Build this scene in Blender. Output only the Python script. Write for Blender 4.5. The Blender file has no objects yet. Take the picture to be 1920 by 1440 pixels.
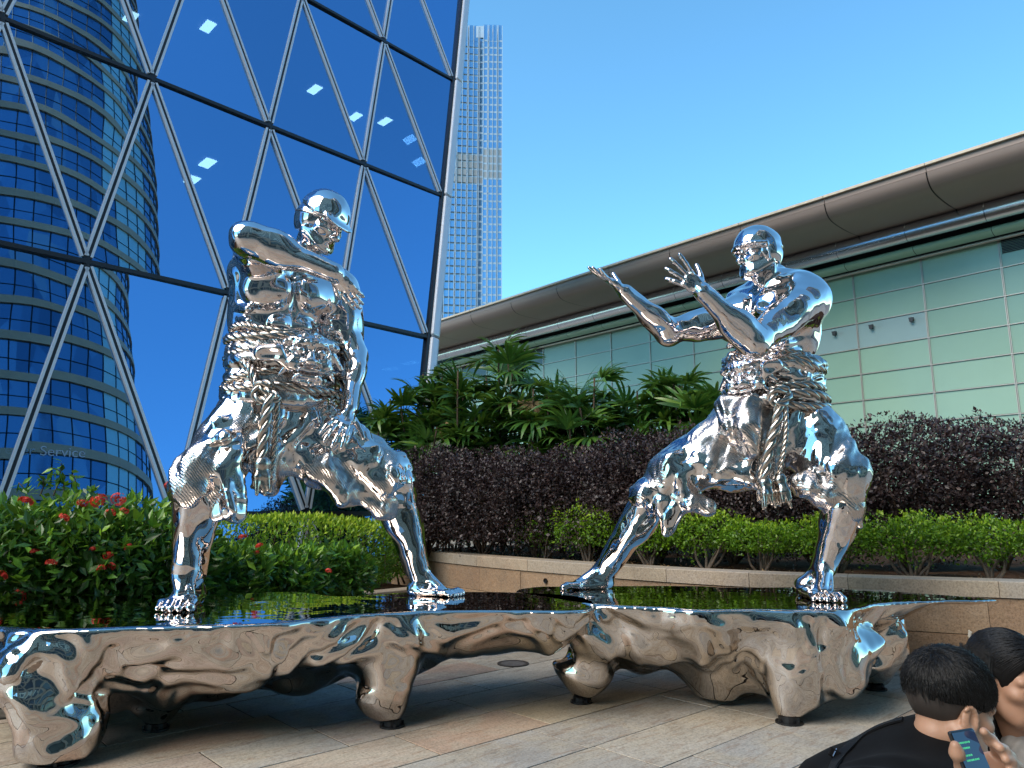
import bpy, math, random
import numpy as np
from mathutils import Vector, Matrix

random.seed(7)
RNG = np.random.default_rng(11)
SC = bpy.context.scene
COL = SC.collection

# ------------------------------------------------------------------ camera
FOC = 1350.0                       # focal length in photo pixels (1920 wide)
PITCH = math.atan(241 / 1350)
CAM_H = 1.6
cam_d = bpy.data.cameras.new('camera')
cam = bpy.data.objects.new('camera', cam_d)
COL.objects.link(cam)
cam.location = (0, 0, CAM_H)
cam.rotation_euler = (math.pi / 2 + PITCH, 0, 0)
cam_d.sensor_fit = 'HORIZONTAL'
cam_d.sensor_width = 36.0
cam_d.lens = 36.0 * FOC / 1920.0
cam_d.clip_start = 0.05
cam_d.clip_end = 6000
SC.camera = cam

# ------------------------------------------------------------------ sky, sun, exposure
SUN_EL, SUN_AZ = math.radians(44), math.radians(231)     # azimuth clockwise from +Y: behind the camera, to the left
world = bpy.data.worlds.new('World')
SC.world = world
world.use_nodes = True
nt = world.node_tree
bg = nt.nodes['Background']
sky = nt.nodes.new('ShaderNodeTexSky')
sky.sky_type = 'NISHITA'
sky.sun_disc = False
sky.sun_elevation = SUN_EL
sky.sun_rotation = SUN_AZ
sky.altitude = 0
sky.air_density = 1.0
sky.dust_density = 0.0
sky.ozone_density = 8.0
wb = nt.nodes.new('ShaderNodeMix'); wb.data_type = 'RGBA'; wb.blend_type = 'MULTIPLY'; wb.inputs[0].default_value = 1.0
wb.inputs[7].default_value = (0.98, 1.36, 1.16, 1)       # the phone camera's cyan-leaning white balance, over the whole sky
nt.links.new(sky.outputs['Color'], wb.inputs[6]); nt.links.new(wb.outputs[2], bg.inputs['Color'])
bg.inputs['Strength'].default_value = 0.14
sun_d = bpy.data.lights.new('sun', 'SUN')
sun_d.energy = 2.2
sun_d.angle = math.radians(44)      # the plaza stands in the soft light between towers: no hard shadows
sun_d.color = (1.0, 0.88, 0.72)
sun = bpy.data.objects.new('sun', sun_d)
COL.objects.link(sun)
sdir = Vector((math.sin(SUN_AZ) * math.cos(SUN_EL), math.cos(SUN_AZ) * math.cos(SUN_EL), math.sin(SUN_EL)))
sun.rotation_euler = sdir.to_track_quat('Z', 'Y').to_euler()
SC.view_settings.view_transform = 'Standard'
SC.view_settings.look = 'None'
SC.view_settings.exposure = 1.1
SC.view_settings.gamma = 1.0
SC.cycles.use_denoising = True
SC.cycles.max_bounces = 8
SC.cycles.glossy_bounces = 7
SC.cycles.transparent_max_bounces = 12
SC.cycles.sample_clamp_indirect = 6.0
SC.cycles.caustics_reflective = False
SC.cycles.caustics_refractive = False

# ------------------------------------------------------------------ helpers
_cp, _sp = math.cos(PITCH), math.sin(PITCH)
def ray(x, y):
    c = (x - 960) / FOC; s = -(y - 720) / FOC
    return np.array([c, _cp - s * _sp, _sp + s * _cp])
def at(x, y, Y):                    # world point seen at photo pixel x, y at depth Y metres
    r = ray(x, y)
    return np.array([0, 0, CAM_H]) + r * (Y / r[1])
def gz(x, y, z=0.0):                # world point seen at photo pixel x, y at height z
    r = ray(x, y)
    return np.array([0, 0, CAM_H]) + r * ((z - CAM_H) / r[2])
def V(*a): return np.array(a, float)
def nrm(v):
    v = np.asarray(v, float); return v / (np.linalg.norm(v) + 1e-12)

def mesh_np(name, verts, faces, smooth=False):
    """faces: (n,3) or (n,4) int array, or a list of such arrays."""
    me = bpy.data.meshes.new(name)
    verts = np.asarray(verts, np.float32).reshape(-1, 3)
    if not isinstance(faces, (list, tuple)): faces = [faces]
    faces = [np.asarray(f, np.int32) for f in faces if len(f)]
    me.vertices.add(len(verts)); me.vertices.foreach_set('co', verts.ravel())
    nl = sum(f.size for f in faces); npoly = sum(len(f) for f in faces)
    me.loops.add(nl); me.loops.foreach_set('vertex_index', np.concatenate([f.ravel() for f in faces]))
    tot = np.concatenate([np.full(len(f), f.shape[1], np.int32) for f in faces])
    start = np.concatenate([[0], np.cumsum(tot)[:-1]]).astype(np.int32)
    me.polygons.add(npoly); me.polygons.foreach_set('loop_start', start)
    me.update(calc_edges=True)
    me.validate()
    if smooth: me.shade_smooth()
    else: me.shade_flat()
    return me

def obj(name, me, mat=None, parent=None, loc=None):
    o = bpy.data.objects.new(name, me)
    COL.objects.link(o)
    if mat is not None and me is not None and len(me.materials) == 0: me.materials.append(mat)
    if parent is not None: o.parent = parent
    if loc is not None: o.location = loc
    return o
def tag(o, label=None, cat=None, group=None, kind=None):
    if label: o['label'] = label
    if cat: o['category'] = cat
    if group: o['group'] = group
    if kind: o['kind'] = kind
    return o
def empty(name, label, cat, group=None, loc=(0, 0, 0), rz=0.0):
    o = bpy.data.objects.new(name, None); COL.objects.link(o)
    o.empty_display_size = 0.2
    o.location = loc; o.rotation_euler = (0, 0, rz)
    return tag(o, label, cat, group)

class MB:
    """collects polygons for one mesh"""
    def __init__(s): s.v = []; s.q = []; s.t = []; s.n = 0
    def add(s, verts, quads=(), tris=()):
        verts = np.asarray(verts, float).reshape(-1, 3)
        if len(quads): s.q.append(np.asarray(quads, int) + s.n)
        if len(tris): s.t.append(np.asarray(tris, int) + s.n)
        s.v.append(verts); s.n += len(verts)
    def box(s, c, half, ax=None):
        """oriented box: centre, half sizes, axes rows"""
        ax = np.eye(3) if ax is None else np.asarray(ax, float)
        c = np.asarray(c, float)
        sg = np.array([[-1,-1,-1],[1,-1,-1],[1,1,-1],[-1,1,-1],[-1,-1,1],[1,-1,1],[1,1,1],[-1,1,1]], float)
        s.add(c + (sg * np.asarray(half)) @ ax, [[0,3,2,1],[4,5,6,7],[0,1,5,4],[1,2,6,5],[2,3,7,6],[3,0,4,7]])
    def bar(s, a, b, w, d, nrmv):
        """rectangular bar from a to b; d = thickness along nrmv, w = across"""
        a, b = np.asarray(a, float), np.asarray(b, float)
        x = nrm(b - a); n = nrm(np.asarray(nrmv, float) - x * np.dot(x, nrmv)); y = np.cross(n, x)
        s.box((a + b) / 2, (np.linalg.norm(b - a) / 2, w / 2, d / 2), np.array([x, y, n]))
    def tube(s, pts, rad, seg=8, closed=False, cap=True):
        pts = np.asarray(pts, float); n = len(pts)
        rad = np.full(n, rad) if np.isscalar(rad) else np.asarray(rad, float)
        if closed: tan = np.roll(pts, -1, 0) - np.roll(pts, 1, 0)
        else: tan = np.gradient(pts, axis=0)
        tan /= np.linalg.norm(tan, axis=1)[:, None] + 1e-12
        ref = np.array([0, 0, 1.0]) if abs(tan[0][2]) < 0.9 else np.array([1.0, 0, 0])
        u = nrm(ref - tan[0] * np.dot(ref, tan[0])); U = [u]
        for i in range(1, n):
            u = U[-1] - tan[i] * np.dot(U[-1], tan[i]); U.append(nrm(u))
        U = np.array(U); W = np.cross(tan, U)
        th = np.linspace(0, 2 * np.pi, seg, endpoint=False)
        ring = U[:, None] * np.cos(th)[None, :, None] + W[:, None] * np.sin(th)[None, :, None]
        vv = (pts[:, None] + ring * rad[:, None, None]).reshape(-1, 3)
        i = np.arange(n if closed else n - 1)[:, None]; j = np.arange(seg)[None]
        i2 = (i + 1) % n; j2 = (j + 1) % seg
        q = np.stack([i * seg + j, i * seg + j2, i2 * seg + j2, i2 * seg + j], -1).reshape(-1, 4)
        t = []
        if cap and not closed:
            vv = np.vstack([vv, pts[:1], pts[-1:]])
            a, b = n * seg, n * seg + 1
            t = [[a, (k + 1) % seg, k] for k in range(seg)] + [[b, (n - 1) * seg + k, (n - 1) * seg + (k + 1) % seg] for k in range(seg)]
        s.add(vv, q, t)
    def mesh(s, name, smooth=False):
        f = []
        if s.q: f.append(np.concatenate(s.q))
        if s.t: f.append(np.concatenate(s.t))
        return mesh_np(name, np.concatenate(s.v), f, smooth)
    def build(s, name, mat, parent=None, smooth=False, kind=None):
        o = obj(name, s.mesh(name, smooth), mat, parent)
        if kind: o['kind'] = kind
        return o

def bevel(o, w=0.01, seg=2, angle=40):
    m = o.modifiers.new('bevel', 'BEVEL'); m.width = w; m.segments = seg; m.limit_method = 'ANGLE'; m.angle_limit = math.radians(angle)
    return o

# ------------------------------------------------------------------ materials
class NT:
    def __init__(s, name):
        s.m = bpy.data.materials.new(name); s.m.use_nodes = True
        s.t = s.m.node_tree; s.b = s.t.nodes['Principled BSDF']; s.out = s.t.nodes['Material Output']
    def n(s, typ, **kw):
        nd = s.t.nodes.new(typ)
        for k, v in kw.items():
            if k in nd.inputs: nd.inputs[k].default_value = v
            else: setattr(nd, k, v)
        return nd
    def l(s, a, b): s.t.links.new(a, b)
    def set(s, **kw):
        for k, v in kw.items():
            s.b.inputs[k.replace('_', ' ')].default_value = v
        return s
    def coords(s, kind='Object', scale=(1, 1, 1), rot=(0, 0, 0), loc=(0, 0, 0)):
        tc = s.n('ShaderNodeTexCoord'); mp = s.n('ShaderNodeMapping')
        mp.inputs['Scale'].default_value = scale; mp.inputs['Rotation'].default_value = rot; mp.inputs['Location'].default_value = loc
        s.l(tc.outputs[kind], mp.inputs['Vector']); return mp.outputs['Vector']
    def noise(s, vec, scale, detail=4, rough=0.55, dist=0.0):
        nd = s.n('ShaderNodeTexNoise'); s.l(vec, nd.inputs['Vector'])
        nd.inputs['Scale'].default_value = scale; nd.inputs['Detail'].default_value = detail
        nd.inputs['Roughness'].default_value = rough; nd.inputs['Distortion'].default_value = dist
        return nd
    def ramp(s, fac, stops, interp='LINEAR'):
        r = s.n('ShaderNodeValToRGB'); s.l(fac, r.inputs['Fac']); cr = r.color_ramp; cr.interpolation = interp
        while len(cr.elements) < len(stops): cr.elements.new(0.5)
        for e, (p, c) in zip(cr.elements, stops):
            e.position = p; e.color = (c[0], c[1], c[2], 1) if not np.isscalar(c) else (c, c, c, 1)
        return r.outputs['Color']
    def mix(s, fac, a, b, mode='MIX'):
        m = s.n('ShaderNodeMix', data_type='RGBA', blend_type=mode)
        for sock, val in ((m.inputs[0], fac), (m.inputs[6], a), (m.inputs[7], b)):
            if isinstance(val, (int, float)): sock.default_value = val
            elif isinstance(val, (tuple, list)): sock.default_value = (val[0], val[1], val[2], 1)
            else: s.l(val, sock)
        return m.outputs[2]
    def bump(s, h, strength=0.3, dist=0.01, normal=None):
        b = s.n('ShaderNodeBump'); b.inputs['Strength'].default_value = strength; b.inputs['Distance'].default_value = dist
        s.l(h, b.inputs['Height'])
        if normal is not None: s.l(normal, b.inputs['Normal'])
        return b.outputs['Normal']

def plain(name, col, rough=0.5, metal=0.0, var=0.12, scale=6.0, bump=0.0):
    s = NT(name); v = s.coords('Object')
    nz = s.noise(v, scale, 5)
    c1 = tuple(max(0, x * (1 - var)) for x in col); c2 = tuple(min(1, x * (1 + var)) for x in col)
    s.l(s.ramp(nz.outputs['Fac'], [(0.3, c1), (0.7, c2)]), s.b.inputs['Base Color'])
    s.b.inputs['Roughness'].default_value = rough; s.b.inputs['Metallic'].default_value = metal
    if bump:
        nb = s.noise(v, scale * 8, 5); s.l(s.bump(nb.outputs['Fac'], bump, 0.01), s.b.inputs['Normal'])
    return s.m

M = {}
M['black_iron'] = plain('black_iron', (.025, .025, .027), .45, .6)
def chrome(name, col, rough, waves, knit=0.0, knit_scale=70.0, wscale=3.0):
    s = NT(name); v = s.coords('Object')
    s.set(Base_Color=(*col, 1), Metallic=1.0, Roughness=rough)
    n1 = s.noise(v, wscale, 2, 0.5, 0.6)
    nb = s.bump(n1.outputs['Fac'], 1.0, waves)
    sm = s.noise(v, 7.0, 6, .6)                      # handling marks and dust: slightly duller patches
    ro = s.ramp(sm.outputs['Fac'], [(0.45, rough), (0.8, rough * 2.0 + 0.02)])
    if knit:                                         # knitted areas: finer relief, duller metal
        mask = s.noise(v, 1.7, 1)
        mk = s.ramp(mask.outputs['Fac'], [(0.47, 0.0), (0.50, 1.0)])
        w = s.n('ShaderNodeTexWave', wave_type='BANDS', bands_direction='DIAGONAL', wave_profile='SIN')
        w.inputs['Scale'].default_value = knit_scale * 0.34; w.inputs['Distortion'].default_value = 3.0; w.inputs['Detail'].default_value = 1.0
        s.l(v, w.inputs['Vector'])
        vo = s.n('ShaderNodeTexVoronoi'); s.l(v, vo.inputs['Vector']); vo.inputs['Scale'].default_value = knit_scale * 0.7
        h = s.mix(0.4, w.outputs['Color'], vo.outputs['Distance'])
        h2 = s.mix(mk, (0.5, 0.5, 0.5), h)
        nb = s.bump(h2, knit, 0.010, nb)
        ro = s.mix(mk, ro, (.22, .22, .22))
        s.l(s.mix(mk, col, tuple(x * .8 for x in col)), s.b.inputs['Base Color'])
    s.l(ro, s.b.inputs['Roughness'])
    s.l(nb, s.b.inputs['Normal'])
    return s.m
M['chrome'] = chrome('polished_steel', (0.69, 0.64, 0.635), 0.015, 0.007, wscale=4.0)
M['cloth_chrome'] = chrome('steel_cloth', (0.64, 0.595, 0.575), 0.03, 0.008, knit=0.35)
M['rope_chrome'] = chrome('steel_rope', (0.46, 0.41, 0.365), 0.18, 0.004, wscale=14)
M['base_chrome'] = chrome('base_steel', (0.60, 0.54, 0.49), 0.012, 0.006, wscale=2.2)

# ------------------------------------------------------------------ signed distance modelling
def frame(fw, up):
    """rows: x = the figure's right, y = forward, z = up"""
    z = nrm(up); y = nrm(np.asarray(fw, float) - z * np.dot(fw, z)); x = np.cross(y, z)
    return np.array([x, y, z])

class Field:
    def __init__(s, lo, hi, h):
        s.lo = np.asarray(lo, float); s.h = h
        s.n = np.ceil((np.asarray(hi) - s.lo) / h).astype(int) + 1
        s.D = np.full(s.n, 1.0, np.float32)
        s.ax = [(s.lo[i] + h * np.arange(s.n[i])).astype(np.float32) for i in range(3)]
    def _sl(s, lo, hi):
        a = np.clip(np.floor((np.asarray(lo) - s.lo) / s.h).astype(int), 0, s.n - 1)
        b = np.clip(np.ceil((np.asarray(hi) - s.lo) / s.h).astype(int) + 1, 1, s.n)
        if np.any(b <= a): return None
        return tuple(slice(a[i], b[i]) for i in range(3))
    def _xyz(s, sl):
        return s.ax[0][sl[0]][:, None, None], s.ax[1][sl[1]][None, :, None], s.ax[2][sl[2]][None, None, :]
    def _put(s, sl, d, k, sub):
        A = s.D[sl]
        if sub:
            d = -d
            if k > 0:
                h = np.maximum(k - np.abs(A - d), 0) / k; s.D[sl] = np.maximum(A, d) + h * h * k * 0.25
            else: s.D[sl] = np.maximum(A, d)
        else:
            if k > 0:
                h = np.maximum(k - np.abs(A - d), 0) / k; s.D[sl] = np.minimum(A, d) - h * h * k * 0.25
            else: s.D[sl] = np.minimum(A, d)
    def cap(s, a, b, ra, rb=None, k=0.05, sub=False):
        a = np.asarray(a, float); b = np.asarray(b, float); rb = ra if rb is None else rb
        r = max(ra, rb) + k + 4 * s.h
        sl = s._sl(np.minimum(a, b) - r, np.maximum(a, b) + r)
        if sl is None: return
        X, Y, Z = s._xyz(sl); ba = b - a; L2 = float(ba @ ba) + 1e-12
        px, py, pz = X - a[0], Y - a[1], Z - a[2]
        t = np.clip((px * ba[0] + py * ba[1] + pz * ba[2]) / L2, 0, 1)
        d = np.sqrt((px - t * ba[0]) ** 2 + (py - t * ba[1]) ** 2 + (pz - t * ba[2]) ** 2) - (ra + (rb - ra) * t)
        s._put(sl, d.astype(np.float32), k, sub)
    def ell(s, c, r, R=None, k=0.05, sub=False):
        c = np.asarray(c, float); r = np.asarray(r, float)
        R = np.eye(3) if R is None else R
        ext = np.sqrt(((R * r[:, None]) ** 2).sum(0)) + k + 4 * s.h
        sl = s._sl(c - ext, c + ext)
        if sl is None: return
        X, Y, Z = s._xyz(sl); X, Y, Z = X - c[0], Y - c[1], Z - c[2]
        k0 = 0; k1 = 0
        for i in range(3):
            p = R[i, 0] * X + R[i, 1] * Y + R[i, 2] * Z
            k0 = k0 + (p / r[i]) ** 2; k1 = k1 + (p / r[i] ** 2) ** 2
        k0 = np.sqrt(k0); k1 = np.sqrt(k1) + 1e-9
        s._put(sl, (k0 * (k0 - 1) / k1).astype(np.float32), k, sub)
    def chain(s, pts, rads, k=0.05):
        for i in range(len(pts) - 1): s.cap(pts[i], pts[i + 1], rads[i], rads[i + 1], k if i == 0 else max(k * 0.4, 0.01))
    def plane(s, p, n, k=0.0):
        """keep the side opposite to n"""
        X, Y, Z = s._xyz((slice(None),) * 3); n = nrm(n)
        d = ((X - p[0]) * n[0] + (Y - p[1]) * n[1] + (Z - p[2]) * n[2]).astype(np.float32)
        s._put((slice(None),) * 3, -d, k, True)
    def displace(s, fn, band=0.1):
        m = np.where(np.abs(s.D) < band)
        p = np.stack([s.ax[i][m[i]] for i in range(3)], -1).astype(np.float64)
        s.D[m] += fn(p).astype(np.float32)
    def mesh(s, smooth_it=3):
        D = s.D; ins = D < 0
        nx, ny, nz = D.shape
        cnt = np.zeros((nx - 1, ny - 1, nz - 1), np.int8)
        for dx in (0, 1):
            for dy in (0, 1):
                for dz in (0, 1): cnt += ins[dx:nx - 1 + dx, dy:ny - 1 + dy, dz:nz - 1 + dz]
        act = np.where((cnt > 0) & (cnt < 8)); del cnt
        I = np.stack(act, -1); N = len(I)
        idx = {}
        lut = np.full((nx - 1, ny - 1, nz - 1), -1, np.int32); lut[act] = np.arange(N)
        acc = np.zeros((N, 3)); w = np.zeros(N)
        corners = [(a, b, c) for a in (0, 1) for b in (0, 1) for c in (0, 1)]
        val = {c: D[act[0] + c[0], act[1] + c[1], act[2] + c[2]].astype(np.float64) for c in corners}
        for c in corners:
            for ax in range(3):
                if c[ax]: continue
                e = list(c); e[ax] = 1; e = tuple(e)
                a, b = val[c], val[e]; m = (a < 0) != (b < 0)
                t = np.where(m, a / np.where(m, a - b, 1), 0)
                p = np.tile(np.array(c, float), (N, 1)); p[:, ax] = t
                acc += p * m[:, None]; w += m
        verts = s.lo + (I + acc / w[:, None]) * s.h
        quads = []
        for ax in range(3):
            u, v = [(1, 2), (2, 0), (0, 1)][ax]
            A = ins.take(range(0, D.shape[ax] - 1), ax); B = ins.take(range(1, D.shape[ax]), ax)
            sg = A != B
            e = np.stack(np.where(sg), -1)
            ok = (e[:, u] > 0) & (e[:, v] > 0) & (e[:, u] < D.shape[u] - 1) & (e[:, v] < D.shape[v] - 1)
            e = e[ok]; fl = A[tuple(e.T)]
            q = []
            for du, dv in ((1, 1), (0, 1), (0, 0), (1, 0)):
                c = e.copy(); c[:, u] -= du; c[:, v] -= dv; q.append(lut[tuple(c.T)])
            q = np.stack(q, -1); q[~fl] = q[~fl][:, ::-1]; quads.append(q)
        quads = np.concatenate(quads)
        # light Taubin smoothing
        if smooth_it:
            ed = np.concatenate([quads[:, [0, 1]], quads[:, [1, 2]], quads[:, [2, 3]], quads[:, [3, 0]]])
            deg = np.bincount(ed[:, 0], minlength=N) + np.bincount(ed[:, 1], minlength=N)
            for it in range(smooth_it * 2):
                lam = 0.5 if it % 2 == 0 else -0.34
                S = np.stack([np.bincount(ed[:, 0], verts[ed[:, 1], i], N) + np.bincount(ed[:, 1], verts[ed[:, 0], i], N) for i in range(3)], -1)
                verts = verts + lam * (S / np.maximum(deg, 1)[:, None] - verts)
        return verts, quads
    def build(s, name, mat, parent=None, smooth_it=3):
        v, q = s.mesh(smooth_it)
        return obj(name, mesh_np(name, v, q, True), mat, parent)

def waves(seed, wl, n=7, aniso=(1, 1, 1), warp=0.0):
    """smooth pseudo noise in about [-1, 1]: a sum of plane waves, optionally domain-warped"""
    r = np.random.default_rng(seed)
    k = r.normal(size=(n, 3)) * np.asarray(aniso); k = k / np.linalg.norm(k, axis=1)[:, None] * (2 * np.pi / wl) * r.uniform(0.7, 1.4, (n, 1))
    ph = r.uniform(0, 6.28, n)
    kw = r.normal(size=(3, 3)); kw = kw / np.linalg.norm(kw, axis=1)[:, None] * (2 * np.pi / (wl * 2.5)); pw = r.uniform(0, 6.28, 3)
    def fn(p):
        q = p
        if warp: q = p + warp * np.sin(p @ kw.T + pw)
        return np.sin(q @ k.T + ph).sum(1) / (n ** 0.5) * 0.8
    return fn
# ------------------------------------------------------------------ figure modelling (statues and people)
def torso(F, c, R, S, k=1.0):
    """muscular bare torso; c = pelvis centre, R = frame rows (right, forward, up), S = metres per life-size metre"""
    def P(x, y, z): return c + (np.array([x, y, z]) * S) @ R
    def E_(x, y, z, r, kk=0.02, sub=False, RR=R): F.ell(P(x, y, z), np.array(r) * S, RR, kk * S * k, sub)
    E_(0, 0, .02, (.15, .11, .12), .02)
    E_(0, -.005, .17, (.125, .092, .15), .05)
    E_(0, -.01, .36, (.158, .112, .175), .06)
    F.cap(P(-.13, -.01, .475), P(.13, -.01, .475), .07 * S, .07 * S, .05 * S)
    for sd in (-1, 1):
        E_(sd * .128, -.04, .345, (.062, .075, .15), .035)             # latissimus
        E_(sd * .092, -.085, .42, (.07, .04, .085), .03)               # shoulder blade
        Rp = frame(R[1] + R[0] * sd * .35, R[2])
        E_(sd * .083, .082, .405, (.09, .045, .07), .022, RR=Rp)        # pectoral
        F.cap(P(sd * .02, -.03, .56), P(sd * .15, -.02, .5), .05 * S, .035 * S, .045 * S)   # trapezius
        F.cap(P(sd * .02, .065, .49), P(sd * .16, .03, .512), .016 * S, .014 * S, .02 * S)  # collar bone
        for i, z in enumerate((.285, .222, .158)):
            E_(sd * .04, .088 - .004 * i, z, (.036, .024, .029), .014)  # abdominals
        E_(sd * .112, .03, .19, (.036, .06, .085), .03)                 # oblique
        for i in range(4):
            F.cap(P(sd * (.145 - .006 * i), .075, .325 - .04 * i), P(sd * (.158 - .008 * i), .02, .345 - .04 * i), .014 * S, .012 * S, .016 * S)  # serratus
        E_(sd * .045, -.1, .25, (.03, .03, .16), .02)                   # spinal erectors
    F.cap(P(0, .118, .44), P(0, .108, .13), .008 * S, .007 * S, .02 * S, True)              # midline furrow
    F.cap(P(0, -.125, .48), P(0, -.115, .12), .010 * S, .012 * S, .03 * S, True)            # spine furrow
    return P

def arm(F, sh, el, wr, S, back, k=1.0):
    """sh, el, wr: joints; back: direction the elbow points (triceps side)"""
    sh, el, wr = map(np.asarray, (sh, el, wr))
    u = nrm(el - sh); bk = nrm(back - u * np.dot(back, u)); fr = -bk
    Ru = frame(fr, u)
    L = np.linalg.norm(el - sh)
    F.ell(sh + u * .02 * S, np.array([.07, .072, .088]) * S, Ru, .04 * S * k)     # deltoid
    F.ell(sh + u * .09 * S + np.cross(u, bk) * .03 * S, np.array([.035, .045, .075]) * S, Ru, .025 * S * k)
    F.cap(sh, el, .052 * S, .042 * S, .04 * S * k)
    F.ell(sh + u * L * .55 + fr * .022 * S, np.array([.036, .034, L * .27 / S]) * S, Ru, .018 * S * k)   # biceps
    F.ell(sh + u * L * .5 + bk * .024 * S, np.array([.042, .034, L * .32 / S]) * S, Ru, .02 * S * k)    # triceps
    F.ell(el + bk * .008 * S, np.array([.036, .038, .036]) * S, Ru, .02 * S * k)  # elbow
    w = nrm(wr - el); L2 = np.linalg.norm(wr - el); Rw = frame(np.cross(w, bk) + 1e-3, w)
    F.cap(el, wr, .040 * S, .027 * S, .025 * S * k)
    sidev = nrm(np.cross(w, bk))
    F.ell(el + w * L2 * .28 + sidev * .018 * S, np.array([.034, .036, L2 * .28 / S]) * S, Rw, .02 * S * k)
    F.ell(el + w * L2 * .32 - sidev * .016 * S, np.array([.030, .034, L2 * .3 / S]) * S, Rw, .02 * S * k)
    for t in (-1, 1):                                                    # tendons towards the wrist
        F.cap(el + w * L2 * .45 + sidev * t * .018 * S, wr + sidev * t * .012 * S, .012 * S, .009 * S, .012 * S * k)

def hand(F, wr, d, pn, L, curls, spread=0.10, thumb=1, thumb_curl=0.3, k=1.0, r=0.054, thumb_open=0.75):
    """wr wrist, d hand direction, pn direction the palm faces, thumb: +1/-1 side; returns fingertips"""
    d = nrm(d); pn = nrm(pn - d * np.dot(pn, d)); sd = np.cross(d, pn) * thumb      # towards the thumb
    Rh = np.array([sd, pn, d])
    F.cap(wr - d * .06 * L, wr + d * .14 * L, .125 * L, .13 * L, .05 * L * k)
    F.ell(wr + d * .30 * L, np.array([.20, .085, .25]) * L, Rh, .06 * L * k)
    F.ell(wr + d * .22 * L + sd * .13 * L + pn * .05 * L, np.array([.085, .075, .15]) * L, Rh, .04 * L * k)   # thumb mount
    F.ell(wr + d * .24 * L - sd * .12 * L + pn * .04 * L, np.array([.06, .06, .16]) * L, Rh, .04 * L * k)
    tips = []
    lens = [(.235, .145, .11), (.26, .165, .115), (.24, .155, .11), (.185, .115, .10)]
    for i in range(4):
        off = (1.5 - i)
        base = wr + d * (.475 - .02 * abs(off - .4)) * L + sd * off * .105 * L + pn * (-.01) * L
        F.ell(base - pn * .03 * L, np.array([.05, .05, .055]) * L, Rh, .025 * L * k)   # knuckle
        fd = nrm(d + sd * off * spread); p = base; c = curls[i]; a = 0.0
        F.cap(base - d * .16 * L - pn * .035 * L, base, .022 * L, .03 * L, .03 * L * k)
        for j in range(3):
            a += c[j] if not np.isscalar(c) else c
            v = fd * math.cos(a) + pn * math.sin(a)
            q = p + v * lens[i][j] * L
            F.cap(p, q, (r - .003 * j) * L, (r - .005 - .003 * j) * L, .012 * L * k)
            if j: F.ell(p, np.array([1, 1, 1]) * (r + .002) * L, None, .012 * L * k)
            p = q
        tips.append(p)
    b = wr + d * .13 * L + sd * .15 * L + pn * .06 * L
    tv = nrm(d * .75 + sd * thumb_open + pn * .35); p = b; a = 0
    for j, ln in enumerate((.19, .15, .12)):
        v = nrm(tv * math.cos(a) + (pn * .6 + d * .6 - sd * .3) * math.sin(a)); q = p + v * ln * L
        F.cap(p, q, (r + .014 - .006 * j) * L, (r + .006 - .006 * j) * L, .02 * L * k); p = q; a += thumb_curl
    tips.append(p)
    return tips

def foot(F, an, toe, heel, L, w=.5, k=1.0):
    """an: ankle joint; toe: tip of the middle toe on the ground; heel: back of the heel on the ground"""
    an, toe, heel = map(np.asarray, (an, toe, heel))
    d = nrm(toe - heel); L = np.linalg.norm(toe - heel); up = V(0, 0, 1); sd = np.cross(d, up)
    Rf = np.array([sd, d, up])
    F.ell(heel + d * .12 * L + up * .12 * L, np.array([.125, .15, .14]) * L, Rf, .06 * L)
    F.cap(an, heel + d * .2 * L + up * .15 * L, .13 * L, .12 * L, .08 * L)
    F.cap(an + up * .05 * L, heel + d * .68 * L + up * .085 * L, .125 * L, .075 * L, .08 * L)
    F.cap(heel + d * .2 * L + sd * .06 * L + up * .08 * L, heel + d * .72 * L + sd * .11 * L + up * .065 * L, .08 * L, .06 * L, .06 * L)
    F.cap(heel + d * .2 * L - sd * .06 * L + up * .08 * L, heel + d * .74 * L - sd * .09 * L + up * .07 * L, .09 * L, .07 * L, .06 * L)
    for t in (-1, 1): F.ell(an + sd * t * .105 * L - up * .01 * L, np.array([.05, .06, .06]) * L, Rf, .04 * L)   # ankle bones
    for i, (o, e, r) in enumerate(((-.135, 1.0, .055), (-.05, .995, .042), (.02, .965, .04), (.085, .93, .038), (.145, .88, .036))):
        o = o * w / .5
        a = heel + d * (.70 - .02 * i) * L + sd * o * .9 * L + up * .075 * L
        m = heel + d * (e - .12) * L + sd * o * L + up * .085 * L
        b = heel + d * (e - .03) * L + sd * o * L + up * r * L
        F.cap(a, m, r * .95 * L, r * L, .03 * L); F.cap(m, b, r * 1.02 * L, r * L, .012 * L)
        if i < 4: F.cap(an + d * .1 * L + sd * o * .3 * L, a + up * .03 * L, .02 * L, .022 * L, .03 * L)       # tendons on the instep

def shank(F, kn, an, S, calf, k=1.0):
    """lower leg; calf: direction of the calf muscle"""
    kn, an = np.asarray(kn), np.asarray(an)
    u = nrm(an - kn); c = nrm(calf - u * np.dot(calf, u)); sd = np.cross(u, c); L = np.linalg.norm(an - kn)
    Rk = np.array([sd, c, u])
    F.cap(kn, an, .056 * S, .036 * S, .03 * S)
    for t in (-1, 1):
        F.ell(kn + u * L * .30 + c * .025 * S + sd * t * .022 * S, np.array([.036, .042, L * .27 / S]) * S, Rk, .022 * S)
    F.cap(kn - c * .03 * S + u * .04 * S, an - c * .02 * S, .026 * S, .018 * S, .02 * S)          # shin bone
    F.cap(kn + u * L * .5 + c * .04 * S, an + c * .032 * S, .022 * S, .016 * S, .02 * S)          # Achilles tendon
    F.ell(kn - c * .035 * S, np.array([.04, .03, .045]) * S, Rk, .02 * S)                          # knee cap
    F.ell(kn + u * L * .4 - c * .015 * S + sd * .03 * S, np.array([.02, .025, L * .3 / S]) * S, Rk, .02 * S)

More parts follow.
